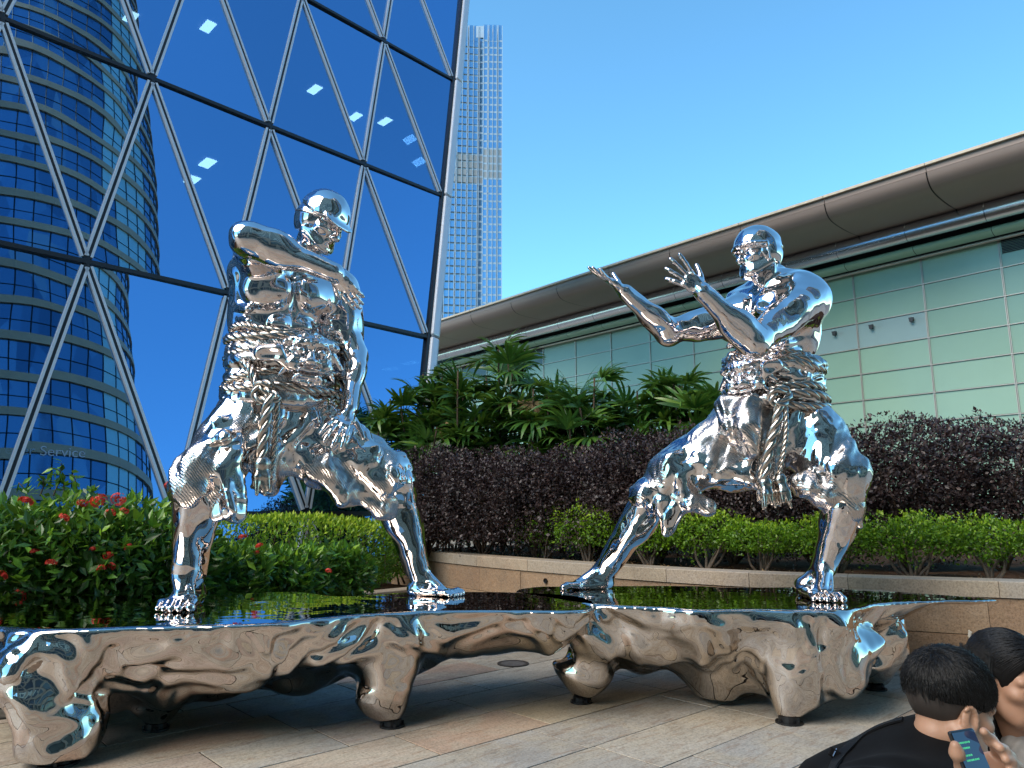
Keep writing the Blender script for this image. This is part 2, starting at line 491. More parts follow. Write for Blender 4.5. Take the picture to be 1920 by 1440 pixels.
def head(F, c, R, S, neck=None, k=1.0):
    def P(x, y, z): return c + (np.array([x, y, z]) * S) @ R
    def E_(x, y, z, r, kk=.015, sub=False): F.ell(P(x, y, z), np.array(r) * S, R, kk * S * k, sub)
    if neck is not None:
        F.cap(neck, P(0, -.03, -.07), .06 * S, .054 * S, .05 * S)
        for sd in (-1, 1): F.cap(neck + (np.array([sd * .02, .05, .0]) * S) @ R, P(sd * .06, -.025, -.05), .016 * S, .02 * S, .02 * S)
        F.ell(P(0, .02, -.135), np.array([.02, .025, .025]) * S, R, .02 * S)
    E_(0, -.015, .03, (.077, .098, .098), .02)
    E_(0, .035, -.03, (.062, .062, .085), .04)
    E_(0, .05, -.09, (.045, .042, .032), .03)
    E_(0, .085, -.105, (.022, .018, .017), .016)                                   # chin
    for sd in (-1, 1):
        F.cap(P(sd * .06, .0, -.06), P(sd * .035, .065, -.098), .02 * S, .018 * S, .03 * S)  # jaw
        E_(sd * .047, .058, -.022, (.024, .024, .018), .02)                        # cheek bone
        F.cap(P(sd * .012, .092, .024), P(sd * .055, .068, .024), .012 * S, .011 * S, .014 * S)  # brow
        E_(sd * .033, .094, -.002, (.02, .018, .013), .012, True)                  # eye socket
        E_(sd * .033, .078, -.003, (.015, .012, .0125), .006)                      # eye
        F.cap(P(sd * .018, .089, .003), P(sd * .048, .078, .003), .004 * S, .004 * S, .006 * S)  # lid
        E_(sd * .012, .108, -.045, (.01, .011, .008), .008)                        # nostril
        E_(sd * .08, -.012, -.015, (.009, .022, .033), .01)                        # ear
        E_(sd * .088, -.006, -.012, (.006, .011, .018), .006, True)
    F.cap(P(0, .092, .012), P(0, .118, -.038), .009 * S, .014 * S, .014 * S)       # nose
    E_(0, .117, -.042, (.014, .013, .011), .01)
    F.cap(P(-.02, .094, -.068), P(.02, .094, -.068), .007 * S, .007 * S, .008 * S) # upper lip
    F.cap(P(-.017, .092, -.081), P(.017, .092, -.081), .009 * S, .009 * S, .008 * S)
    F.cap(P(-.024, .104, -.0745), P(.024, .104, -.0745), .003 * S, .003 * S, .005 * S, True)
    return P

def rope_mesh(name, path, r, closed=False, strands=3, pitch=None, seg=6):
    """laid rope: strands wound round a path"""
    path = np.asarray(path, float)
    nxt = np.roll(path, -1, 0) if closed else np.gradient(path, axis=0) + path
    prv = np.roll(path, 1, 0) if closed else path - np.gradient(path, axis=0)
    tan = nxt - prv; tan /= np.linalg.norm(tan, axis=1)[:, None] + 1e-12
    ds = np.linalg.norm(np.diff(path, axis=0, append=path[:1] if closed else path[-1:]), axis=1)
    sarc = np.concatenate([[0], np.cumsum(ds)[:-1]]); tot = ds.sum()
    pitch = pitch or r * 7
    turns = tot / pitch
    if closed: turns = round(turns * strands) / strands
    u = nrm(V(.13, .21, .97) - tan[0] * np.dot(V(.13, .21, .97), tan[0])); U = [u]
    for i in range(1, len(path)): U.append(nrm(U[-1] - tan[i] * np.dot(U[-1], tan[i])))
    U = np.array(U); W = np.cross(tan, U); mb = MB()
    for j in range(strands):
        ph = 2 * np.pi * (turns * sarc / max(tot, 1e-9) + j / strands)
        off = (U * np.cos(ph)[:, None] + W * np.sin(ph)[:, None]) * r * .52
        mb.tube(path + off, r * .56, seg, closed)
    return mb.mesh(name, True)

def smooth_path(pts, n, closed=False):
    """Catmull-Rom through the points"""
    pts = [np.asarray(p, float) for p in pts]; m = len(pts)
    out = []; segs = m if closed else m - 1
    per = max(2, n // segs)
    for i in range(segs):
        g = lambda j: pts[j % m] if closed else pts[min(max(j, 0), m - 1)]
        p0, p1, p2, p3 = g(i - 1), g(i), g(i + 1), g(i + 2)
        for t in np.linspace(0, 1, per, endpoint=False):
            out.append(.5 * ((2 * p1) + (-p0 + p2) * t + (2 * p0 - 5 * p1 + 4 * p2 - p3) * t * t + (-p0 + 3 * p1 - 3 * p2 + p3) * t ** 3))
    if not closed: out.append(pts[-1])
    return np.array(out)

BASE_Z = 0.86
def coil(c, R, a, b, tilt=(0, 0), wob=0.02, seed=0, n=150, a0=0, a1=2 * np.pi):
    rr = np.random.default_rng(seed); ph = rr.uniform(0, 6.28, 4)
    t = np.linspace(a0, a1, n, endpoint=False)
    x = a * np.cos(t) * (1 + wob * .6 * np.sin(3 * t + ph[0])); y = b * np.sin(t) * (1 + wob * .6 * np.sin(2 * t + ph[1]))
    z = tilt[0] * np.cos(t) + tilt[1] * np.sin(t) + wob * np.sin(2 * t + ph[2]) * .8 + wob * np.sin(5 * t + ph[3]) * .4
    return c + np.stack([x, y, z], -1) @ R

def mask_field(F, c, R, s):
    """guardian-lion belt mask"""
    def P(x, y, z): return c + (np.array([x, y, z]) * s) @ R
    def E_(x, y, z, r, k=.05, sub=False): F.ell(P(x, y, z), np.array(r) * s, R, k * s, sub)
    E_(0, -.05, 0, (.5, .28, .46), .02)
    E_(0, .1, .28, (.42, .2, .2), .1)
    for sd in (-1, 1):
        E_(sd * .21, .24, .1, (.15, .08, .13), .05, True)
        E_(sd * .21, .2, .1, (.10, .10, .10), .02)
        pts = [P(sd * (.21 + .17 * math.cos(a)), .24, .1 + .155 * math.sin(a)) for a in np.linspace(0, 6.28, 13)]
        for i in range(12): F.cap(pts[i], pts[i + 1], .028 * s, .028 * s, .02 * s)
        E_(sd * .1, .3, -.13, (.1, .1, .085), .05)
        E_(sd * .33, .14, -.16, (.16, .14, .16), .07)
        F.cap(P(sd * .1, .26, .3), P(sd * .42, .12, .36), .06 * s, .04 * s, .05 * s)
        for i in range(4):
            a = .5 + i * .5
            E_(sd * (.14 + .12 * i), .18 - .04 * i, .42 - .05 * i, (.085, .08, .085), .03)
        F.cap(P(sd * .46, 0, .12), P(sd * .68, -.06, -.12), .09 * s, .05 * s, .05 * s)
        F.cap(P(sd * .4, .1, -.22), P(sd * .55, .02, -.42), .07 * s, .035 * s, .05 * s)
        F.cap(P(sd * .17, .27, -.3), P(sd * .2, .28, -.44), .05 * s, .02 * s, .02 * s)
    E_(0, .34, -.06, (.09, .1, .16), .06); E_(0, .4, -.13, (.13, .08, .075), .04)
    E_(0, .28, -.33, (.26, .12, .07), .02, True)
    F.cap(P(-.28, .22, -.28), P(.28, .22, -.28), .05 * s, .05 * s, .04 * s)
    F.cap(P(-.22, .2, -.43), P(.22, .2, -.43), .06 * s, .06 * s, .04 * s)
    for i in range(7): E_(-.27 + .09 * i, .16, -.52 - .03 * math.cos(i - 3), (.05, .06, .08), .03)

def tassel(F, top, d, L, r, seed=0):
    rr = np.random.default_rng(seed); d = nrm(d)
    F.ell(top + d * .02, (r * .8, r * .8, r * .9), None, .02)
    for i in range(11):
        a = i * 2.4; o = V(math.cos(a), math.sin(a), 0) * r * .55 * rr.uniform(.4, 1.1)
        e = top + d * L * rr.uniform(.75, 1.1) + o * 1.7
        F.chain([top, top + d * L * .5 + o * 1.3, e], [r * .4, r * .34, r * .16], .015)
# ------------------------------------------------------------------ ground, paving, planter walls
def stone_mat(name, base, tints, rough=.55, bump=.35, streak=True):
    s = NT(name)
    geo = s.n('ShaderNodeNewGeometry'); oi = s.n('ShaderNodeObjectInfo')
    mp = s.n('ShaderNodeMapping'); s.l(geo.outputs['Position'], mp.inputs['Vector'])
    mp.inputs['Rotation'].default_value = (0, 0, -math.radians(42.4)); mp.inputs['Scale'].default_value = (1, 1, 1)
    cb = s.n('ShaderNodeCombineXYZ'); ml = s.n('ShaderNodeMath', operation='MULTIPLY'); s.l(oi.outputs['Random'], ml.inputs[0]); ml.inputs[1].default_value = 37.0
    s.l(ml.outputs[0], cb.inputs['X']); s.l(ml.outputs[0], cb.inputs['Z'])
    ad = s.n('ShaderNodeVectorMath', operation='ADD'); s.l(mp.outputs['Vector'], ad.inputs[0]); s.l(cb.outputs['Vector'], ad.inputs[1])
    v = ad.outputs['Vector']
    c = s.ramp(oi.outputs['Random'], [(i / max(1, len(tints) - 1), t) for i, t in enumerate(tints)])
    n1 = s.noise(v, 1.6, 6, .6, .8)
    c = s.mix(s.ramp(n1.outputs['Fac'], [(.42, 0.0), (.62, .75)]), c, base)
    if streak:
        mp2 = s.n('ShaderNodeMapping'); s.l(v, mp2.inputs['Vector']); mp2.inputs['Scale'].default_value = (1.2, 7, 7)
        n2 = s.noise(mp2.outputs['Vector'], 2.5, 6, .65, 1.2)
        c = s.mix(s.ramp(n2.outputs['Fac'], [(.50, 0.0), (.68, .55)]), c, (.24, .13, .07))
        n2b = s.noise(mp2.outputs['Vector'], 5, 6, .7)
        c = s.mix(s.ramp(n2b.outputs['Fac'], [(.55, 0.0), (.75, .5)]), c, (.10, .09, .08))
    n5 = s.noise(geo.outputs['Position'], .9, 5, .7, .4); c = s.mix(s.ramp(n5.outputs['Fac'], [(.48, 0.0), (.72, .55)]), c, (.15, .12, .09))
    n6 = s.noise(geo.outputs['Position'], 6, 4, .6); c = s.mix(s.ramp(n6.outputs['Fac'], [(.66, 0.0), (.74, .5)]), c, (.10, .085, .07))
    n3 = s.noise(v, 55, 5, .7)
    c = s.mix(.8, c, s.ramp(n3.outputs['Fac'], [(.3, .4), (.5, .95), (.75, 1.3)]), 'MULTIPLY')
    s.l(c, s.b.inputs['Base Color'])
    s.l(s.ramp(n1.outputs['Fac'], [(.35, rough - .05), (.7, rough + .2)]), s.b.inputs['Roughness'])
    n4 = s.noise(v, 14, 8, .65)
    nb = s.bump(n4.outputs['Fac'], bump, .02); nb = s.bump(n3.outputs['Fac'], bump * .8, .004, nb)
    s.l(nb, s.b.inputs['Normal'])
    return s.m
M['paving'] = stone_mat('quartzite_paving', (.44, .38, .29), [(.50, .40, .27), (.36, .35, .33), (.54, .47, .37), (.46, .31, .22), (.40, .39, .37), (.52, .42, .28)], .5, .3)
M['wall_stone'] = stone_mat('sandstone_wall', (.34, .23, .145), [(.37, .245, .145), (.30, .195, .125), (.40, .28, .18), (.29, .225, .165)], .75, .8, False)
M['coping'] = stone_mat('coping_stone', (.42, .34, .25), [(.44, .35, .25), (.38, .33, .27), (.46, .33, .22), (.37, .35, .32)], .65, .35, False)
M['mortar'] = plain('mortar', (.025, .021, .018), .9, 0, .3, 20)
M['asphalt'] = plain('far_ground', (.22, .20, .17), .85, 0, .2, .5)
M['soil'] = plain('soil', (.055, .032, .02), 1.0, 0, .5, 9, .8); M['soil'].node_tree.nodes['Principled BSDF'].inputs['Specular IOR Level'].default_value = 0.05
M['dark_metal'] = plain('dark_metal', (.06, .06, .06), .45, .7)

TH = math.radians(42.4); EU = V(math.cos(TH), math.sin(TH), 0); EV = V(-math.sin(TH), math.cos(TH), 0)
WALL = smooth_path([V(-2.5, 14.6, 0), V(-1.7, 13.4, 0), V(-.45, 11.6, 0), V(1.0, 9.95, 0), V(2.3, 8.75, 0), V(3.8, 7.9, 0), V(5.6, 7.15, 0), V(8.5, 6.2, 0)], 120)

def ground():
    g = MB(); g.add([(-900, -900, -.02), (900, -900, -.02), (900, 900, -.02), (-900, 900, -.02)], [[0, 1, 2, 3]])
    tag(g.build('ground', M['asphalt']), kind='structure')
    g = MB(); c = EU * 3 + EV * 5
    g.add([c - EU * 30 - EV * 30 + V(0, 0, -.005), c + EU * 30 - EV * 30 + V(0, 0, -.005), c + EU * 30 + EV * 30 + V(0, 0, -.005), c - EU * 30 + EV * 30 + V(0, 0, -.005)], [[0, 1, 2, 3]])
    pv = tag(g.build('pavement', M['mortar']), kind='structure')
    W = .572; rr = np.random.default_rng(4)
    tiles = []
    for r in range(-44, 56):
        v0 = 4.73 + r * W; u = -30 + rr.uniform(0, 1)
        while u < 34:
            L = rr.choice([.82, 1.05, 1.28, 1.55]); tiles.append((u + L / 2, v0 + W / 2, L)); u += L
    meshes = {}
    for L in (.82, 1.05, 1.28, 1.55):
        b = MB(); hx, hy = L / 2 - .006, W / 2 - .006
        lo = [(-hx, -hy, -.007), (hx, -hy, -.007), (hx, hy, -.007), (-hx, hy, -.007)]
        md = [(-hx, -hy, -.002), (hx, -hy, -.002), (hx, hy, -.002), (-hx, hy, -.002)]
        tp = [(-hx + .0015, -hy + .0015, 0), (hx - .0015, -hy + .0015, 0), (hx - .0015, hy - .0015, 0), (-hx + .0015, hy - .0015, 0)]
        b.add(lo + md + tp, [[0, 1, 5, 4], [1, 2, 6, 5], [2, 3, 7, 6], [3, 0, 4, 7], [4, 5, 9, 8], [5, 6, 10, 9], [6, 7, 11, 10], [7, 4, 8, 11], [8, 9, 10, 11]])
        meshes[L] = b.mesh('paving_slab')
    def score(t):
        p = EU * t[0] + EV * t[1]
        if p[1] < 3.3 or abs(p[0]) > .80 * p[1] + .6 or p[1] > 12.5: return 1e6 + np.hypot(p[0], p[1] - 5)
        return p[1]
    tiles.sort(key=score)
    rest = MB(); nvis = 0
    for i, t in enumerate(tiles):
        p = EU * t[0] + EV * t[1] + V(0, 0, rr.uniform(-.0015, .0015))
        if i < 290:
            o = obj('paving_slab', meshes[t[2]], M['paving'], pv, p); o.rotation_euler = (rr.normal() * .0012, rr.normal() * .0012, TH)
        else:
            hx, hy = t[2] / 2 - .004, W / 2 - .004
            rest.add([p - EU * hx - EV * hy, p + EU * hx - EV * hy, p + EU * hx + EV * hy, p - EU * hx + EV * hy], [[0, 1, 2, 3]])
    o = rest.build('paving_slabs', M['paving'], pv); o['kind'] = 'stuff'
    # access covers
    for (px, py, r, lab) in ((962, 1245, .17, 'round metal access cover in the paving between the two bases'), (1152, 1241, .16, 'round metal access cover half hidden behind a leg of the right base'), (12, 1338, .2, 'dark round access cover at the left edge beside the left base')):
        c = gz(px, py); b = MB(); th = np.linspace(0, 2 * np.pi, 28, endpoint=False)
        root = empty('access_cover', lab, 'access cover', None, (c[0], c[1], 0))
        for nm, r0, r1, z in (('rim', r, r * .8, .010), ('lid', r * .78, .0, .008)):
            b = MB(); ro = np.stack([np.cos(th) * r0, np.sin(th) * r0, 0 * th + z], -1); ri = np.stack([np.cos(th) * r1, np.sin(th) * r1, 0 * th + z], -1)
            bo = ro.copy(); bo[:, 2] = -.005
            b.add(np.vstack([ro, ri, bo]), [[i, (i + 1) % 28, 28 + (i + 1) % 28, 28 + i] for i in range(28)] + [[56 + i, 56 + (i + 1) % 28, (i + 1) % 28, i] for i in range(28)])
            b.build(nm, M['dark_metal'] if nm == 'rim' else M['cover_lid'], root)
M['cover_lid'] = plain('cover_lid', (.16, .145, .13), .5, .5, .25, 30)

def planter_wall():
    root = empty('planter_wall', 'curved sandstone retaining wall with a stone coping behind the chrome bases', 'wall', None, WALL[60])
    inv = np.array(root.location)
    seg = np.linalg.norm(np.diff(WALL, axis=0), axis=1); S = np.concatenate([[0], np.cumsum(seg)])
    def pos(s):
        p = np.array([np.interp(s, S, WALL[:, i]) for i in range(3)]); q = np.array([np.interp(s + .05, S, WALL[:, i]) for i in range(3)])
        if s + .05 > S[-1]: p2 = np.array([np.interp(s - .05, S, WALL[:, i]) for i in range(3)]); t = nrm(p - p2)
        else: t = nrm(q - p)
        return p, t
    rr = np.random.default_rng(9)
    def course(name, z0, z1, lmin, lmax, front, back, mat, jit):
        s = rr.uniform(0, .4)
        while s < S[-1] - .2:
            L = min(rr.uniform(lmin, lmax), S[-1] - s)
            mb = MB(); nsub = 3; vs = []
            j = rr.uniform(-jit, jit)
            for k in range(nsub + 1):
                ss = s + .003 + (L - .006) * k / nsub; p, t = pos(ss); n = V(t[1], -t[0], 0)   # towards the camera side
                if n[1] > 0: n = -n
                for off, z in ((front + j, z0 + .003), (front + j, z1 - .012), (front + j - .010, z1 - .003), (-back, z1 - .003), (-back, z0 + .003)):
                    vs.append(p + n * off + V(0, 0, z) - inv)
            q = []
            for k in range(nsub):
                for e in range(5): q.append([k * 5 + e, (k + 1) * 5 + e, (k + 1) * 5 + (e + 1) % 5, k * 5 + (e + 1) % 5])
            q5 = [[0, 1, 2, 3], [0, 3, 4, 4]]
            a = nsub * 5
            mb.add(vs, q, [[0, 1, 2], [0, 2, 3], [0, 3, 4], [a, a + 2, a + 1], [a, a + 3, a + 2], [a, a + 4, a + 3]])
            mb.build(name, mat, root); s += L
    course('stone_slab', 0, .40, .95, 1.25, .015, .12, M['wall_stone'], .004)
    course('stone_slab', .40, .765, .8, 1.2, .015, .12, M['wall_stone'], .004)
    course('coping_stone', .765, .93, 1.0, 1.4, .035, .33, M['coping'], .003)
    core = MB(); vs = []; q = []
    for k, p in enumerate(WALL[::3]):
        p0, t = pos(S[::3][k]); n = V(t[1], -t[0], 0); n = -n if n[1] > 0 else n
        vs += [p0 + n * .004 - inv, p0 + n * .004 + V(0, 0, .9) - inv, p0 - n * .11 + V(0, 0, .9) - inv, p0 - n * .11 - inv]
        if k:
            a = (k - 1) * 4; b = k * 4
            q += [[a, b, b + 1, a + 1], [a + 1, b + 1, b + 2, a + 2], [a + 2, b + 2, b + 3, a + 3]]
    core.add(vs, q); core.build('core', M['mortar'], root)
    # drain hole and sealant smear: find the wall point seen at a pixel
    def wall_hit(px, py, off=.02):
        best = None
        for s in np.linspace(.2, S[-1] - .2, 400):
            p, t = pos(s); n = V(t[1], -t[0], 0); n = -n if n[1] > 0 else n
            p = p + n * off; r = ray(px, py); Yd = p[1]; X = at(px, py, Yd)
            e = abs(X[0] - p[0])
            if best is None or e < best[0]: best = (e, V(p[0], p[1], X[2]), t, n)
        return best[1:]
    p, t, n = wall_hit(1023, 1089, .021)
    mb = MB(); th = np.linspace(0, 2 * np.pi, 20, endpoint=False)
    ring = np.array([p + t * math.cos(a) * .036 + V(0, 0, math.sin(a) * .036) + n * .004 for a in th]) - inv; ring2 = ring + n * .012; ring3 = np.array([p + t * math.cos(a) * .03 + V(0, 0, math.sin(a) * .03) for a in th]) - inv + n * .012
    ring4 = ring3 - n * .011
    mb.add(np.vstack([ring, ring2, ring3, ring4, [p - inv + n * .001]]), [[k * 20 + i, k * 20 + (i + 1) % 20, (k + 1) * 20 + (i + 1) % 20, (k + 1) * 20 + i] for k in range(3) for i in range(20)], [[60 + i, 60 + (i + 1) % 20, 80] for i in range(20)])
    mb.build('drain_hole', M['black_iron'], root)
    p, t, n = wall_hit(1818, 1200, .03)
    Fd = Field(p - V(.1, .12, .36), p + V(.1, .12, .2), .006)
    rs = np.random.default_rng(2)
    for i in range(16): Fd.ell(p + V(0, 0, .09 - i * .009) + t * rs.normal() * .008, V(.016, .010, .014) * rs.uniform(.7, 1.3) * (1 - abs(i - 6) * .05), None, .01)
    Fd.cap(p + V(0, 0, -.03), p + V(0, 0, -.33), .006, .005, .01)
    o = Fd.build('sealant', M['sealant'], root, 1); o.location = -inv
    return pos, S
M['sealant'] = plain('sealant', (.62, .58, .50), .7, 0, .1, 20)

def soil():
    # raised bed behind the wall
    back = WALL + np.array([V(.68, .74, 0) * 14] * len(WALL))
    mb = MB(); n = len(WALL); m = 24; rr = waves(77, 1.3, aniso=(1, 1, .01)); vs = []
    for k in range(m + 1): vs.append(WALL + (back - WALL) * (k / m) ** 1.5 + V(.08, .09, 0))
    vs = np.array(vs).reshape(-1, 3); vs[:, 2] = .85 + .035 * rr(vs * 1.0) + .012 * waves(78, .25)(vs)
    q = [[k * n + i, k * n + i + 1, (k + 1) * n + i + 1, (k + 1) * n + i] for k in range(m) for i in range(n - 1)]
    mb.add(vs, q); tag(mb.build('planting_soil', M['soil'], smooth=True), kind='structure')
    # low bed on the left
    a, b = V(-9.5, 3.2, 0), V(-1.2, 12.1, 0); t = nrm(b - a); nv = V(-t[1], t[0], 0)
    mb = MB(); mb.add([a + V(0, 0, .38), b + V(0, 0, .38), b + nv * 5 + V(0, 0, .38), a + nv * 5 + V(0, 0, .38)], [[0, 1, 2, 3]])
    tag(mb.build('bed_soil', M['soil']), kind='structure')
    root = empty('planter_kerb', 'low stone kerb of the hedge bed behind the left base', 'kerb', None, a * .3 + b * .7); inv = np.array(root.location)
    L = np.linalg.norm(b - a); s = 0; rr = np.random.default_rng(3)
    while s < L - .1:
        l = min(1.2, L - s); mb = MB()
        mb.box(a + t * (s + l / 2) + V(0, 0, .22) - nv * .02 - inv, (l / 2 - .003, .16, .22), np.array([t, nv, V(0, 0, 1)]))
        bevel(mb.build('kerb_stone', M['coping'], root), .008, 1); s += l
    return a, b, t, nv
ground()
WPOS, WS = planter_wall()
BED = soil()
# ------------------------------------------------------------------ buildings
def glass_mat(name, refl, trans, rough=.004, fres=.55, wob=0.0):
    s = NT(name)
    oi = s.n('ShaderNodeObjectInfo')
    gl = s.n('ShaderNodeBsdfGlossy'); s.l(s.ramp(oi.outputs['Random'], [(0, tuple(x * .86 for x in refl)), (1, tuple(min(1, x * 1.14) for x in refl))]), gl.inputs['Color']); gl.inputs['Roughness'].default_value = rough
    tr = s.n('ShaderNodeBsdfTransparent'); tr.inputs['Color'].default_value = (*trans, 1)
    lw = s.n('ShaderNodeFresnel'); lw.inputs['IOR'].default_value = 1.5
    mr = s.n('ShaderNodeMapRange'); mr.inputs['To Min'].default_value = fres; mr.inputs['To Max'].default_value = 1.0
    s.l(lw.outputs[0], mr.inputs['Value'])
    ge = s.n('ShaderNodeNewGeometry'); fr = s.n('ShaderNodeMath', operation='SUBTRACT'); fr.inputs[0].default_value = 1.0; s.l(ge.outputs['Backfacing'], fr.inputs[1])
    mu = s.n('ShaderNodeMath', operation='MULTIPLY'); s.l(mr.outputs[0], mu.inputs[0]); s.l(fr.outputs[0], mu.inputs[1])   # the coating is on the outer face
    if wob:
        v = s.coords('Object'); nz = s.noise(v, .45, 1); s.l(s.bump(nz.outputs['Fac'], 1.0, wob), gl.inputs['Normal'])
    mx = s.n('ShaderNodeMixShader'); s.l(mu.outputs[0], mx.inputs[0]); s.l(tr.outputs[0], mx.inputs[1]); s.l(gl.outputs[0], mx.inputs[2])
    s.l(mx.outputs[0], s.out.inputs['Surface'])
    return s.m
def emis(name, col, st):
    s = NT(name); s.set(Base_Color=(*col, 1)); s.b.inputs['Emission Color'].default_value = (*col, 1); s.b.inputs['Emission Strength'].default_value = st
    return s.m
M['blue_glass'] = glass_mat('blue_reflective_glass', (.23, .46, .80), (.30, .42, .50), .004, .74, .006)
M['mullion'] = plain('grey_aluminium', (.60, .63, .70), .35, .3, .04, 3)
M['mullion_dark'] = plain('black_gasket', (.012, .012, .016), .4)
M['interior'] = plain('interior', (.16, .17, .18), .9)
M['ceiling_panel'] = emis('ceiling_panel', (1, .97, .9), 9.0); M['ceiling_panel'].cycles.emission_sampling = 'NONE'

M['blue_glass_side'] = glass_mat('side_glass', (.3, .5, .8), (.05, .1, .15), .01, .6)
M['lettering'] = plain('frosted_lettering', (.18, .28, .44), .6)
def facade():
    u = nrm(ray(2300, 961) * V(1, 1, 0)); n0 = np.cross(u, V(0, 0, 1)); th = math.radians(10)
    n = n0 * math.cos(th) + V(0, 0, 1) * math.sin(th); v = np.cross(n, u); v = v if v[2] > 0 else -v
    P0 = at(800, 632, 17.0)
    root = empty('glass_office_building', 'leaning glass building with triangular blue panes between grey diagonal mullions', 'building', None, (P0[0], P0[1], 0))
    inv = np.array(root.location)
    A, HR, SHF = 2.47, 4.28, .97
    def node(r, k, off=0.0): return P0 + u * (SHF * r - A * k) + v * (HR * r) + n * off
    rows = range(-2, 6); K = 9; prng = np.random.default_rng(17)
    def local(p): return np.asarray(p) - inv
    def clip_low(pts): return pts
    mb = MB
    # panes: each triangle its own pane
    def pane(a, b, c):
        if np.dot(np.cross(b - a, c - a), n) < 0: b, c = c, b
        cen = (a + b + c) / 3; m = MB()
        pts = [cen + (p - cen) * .985 + n * prng.normal() * .011 for p in (a, b, c)]
        m.add([local(p) for p in pts] + [local(p - n * .03) for p in pts], [[0, 3, 4, 1], [1, 4, 5, 2], [2, 5, 3, 0]], [[0, 1, 2], [3, 5, 4]])
        m.build('glass_pane', M['blue_glass'], root)
    def strip(name, a, b, w, d, mat, off=0.0):
        m = MB(); m.bar(local(a + n * off), local(b + n * off), w, d, n); return m.build(name, mat, root)
    def diag(a, b):
        x = nrm(b - a); y = np.cross(n, x)
        L = np.linalg.norm(b - a); a2, b2 = a + x * .10, b - x * .10
        m = MB()
        for sd in (-1, 1): m.bar(local(a2 + y * sd * .046 + n * .02), local(b2 + y * sd * .046 + n * .02), .042, .07, n)
        bar = m.build('mullion', M['mullion'], root)
        m = MB(); m.bar(local(a + n * .02), local(b + n * .01), .052, .06, n); m.build('gasket', M['mullion_dark'], bar)
    for r in rows:
        for k in range(0, K):
            a, b = node(r, k), node(r, k + 1); c = node(r + 1, k + 1); d = node(r + 1, k)
            # lattice: node (r+1, k+1) sits between (r, k+1) and (r, k)
            pane(b, a, c); diag(c, a)
            if k + 1 < K: diag(b, c)
            pane(a, d, c)
            strip('transom', b, a, .08, .07, M['mullion_dark'], .015)
    # corner trim along the leaning right edge
    for r in rows:
        a, b = node(r, 0), node(r + 1, 0); x = nrm(b - a)
        m = MB(); m.bar(local(a + u * .20 + n * .02 + x * .012), local(b + u * .20 + n * .02 - x * .012), .26, .22, n); bevel(m.build('corner_trim', M['mullion'], root), .06, 3)
        m = MB(); m.bar(local(a + u * .02 + n * .02), local(b + u * .02 + n * .02), .07, .10, n); m.build('gasket', M['mullion_dark'], root)
    # floors and ceiling lights inside, side wall at the far edge
    for r in range(-2, 7):
        a, b = node(r, -.0), node(r, K); back = -n0 * 9
        m = MB(); a2, b2 = a - n0 * .35 - u * .3, b - n0 * .35
        z = V(0, 0, -.25)
        m.add([local(p) for p in (a2, b2, b2 + back, a2 + back, a2 + z, b2 + z, b2 + back + z, a2 + back + z)], [[0, 1, 2, 3], [4, 7, 6, 5], [0, 4, 5, 1], [1, 5, 6, 2], [2, 6, 7, 3], [3, 7, 4, 0]])
        m.build('floor_slab', M['interior'], root)
    m = MB(); a, b = node(-2, 0), node(6, 0)
    a2, b2 = a + u * .3 - n0 * .1, b + u * .3 - n0 * .1
    m.add([local(p) for p in (a2, b2, b2 - n0 * 9.5 + u * 0, a2 - n0 * 9.5)], [[0, 1, 2, 3]]); m.build('side_wall', M['blue_glass_side'], root)
    m = MB(); a, b = node(-2, K), node(6, K)
    bk = -n0 * 9.4
    a0, b0 = node(-2, 0), node(6, 0)
    m.add([local(p + bk) for p in (a0, a, b, b0)], [[0, 1, 2, 3]]); m.build('back_wall', M['interior'], root)
    # ceiling lamps seen through the glass (x, y in the photo, metres behind the pane)
    for px, py, dp in ((590, 168, 3.0), (666, 219, 3.2), (722, 228, 3.2), (389, 306, 3.4), (770, 681, 2.0), (733, 692, 2.3), (390, 50, 3.0), (245, 32, 3.0), (360, 338, 3.2)):
        rr_ = ray(px, py); t = ((P0 - V(0, 0, CAM_H)) @ n) / (rr_ @ n); X = V(0, 0, CAM_H) + rr_ * t
        # intersect with the ceiling of the storey the line of sight enters
        rel = (X - P0) @ v / HR; r_up = math.floor(rel) + 1
        zc = (P0 + v * HR * r_up)[2] - .27; t2 = (zc - CAM_H) / rr_[2]; Q = V(0, 0, CAM_H) + rr_ * t2
        m = MB(); m.box(local(Q), (.12, .25, .012), np.array([u, -n0, V(0, 0, 1)])); m.build('ceiling_lamp', M['ceiling_panel'], root)
    # lettering on an inner pane
    cu = bpy.data.curves.new('lettering', 'FONT'); cu.body = 'Teller Service'; cu.size = .215; cu.extrude = .002; cu.align_x = 'RIGHT'
    tmp = bpy.data.objects.new('tmp_text', cu); COL.objects.link(tmp)
    me = bpy.data.meshes.new_from_object(tmp.evaluated_get(bpy.context.evaluated_depsgraph_get()))
    bpy.data.objects.remove(tmp); me.materials.clear()
    o = obj('lettering', me, M['lettering'], root)
    rr_ = ray(160, 858); t = ((P0 - V(0, 0, CAM_H)) @ n) / (rr_ @ n); X = V(0, 0, CAM_H) + rr_ * t + n * .006
    mat4 = Matrix(((u[0], v[0], n[0], X[0] - inv[0]), (u[1], v[1], n[1], X[1] - inv[1]), (u[2], v[2], n[2], X[2] - inv[2]), (0, 0, 0, 1)))
    o.matrix_local = mat4

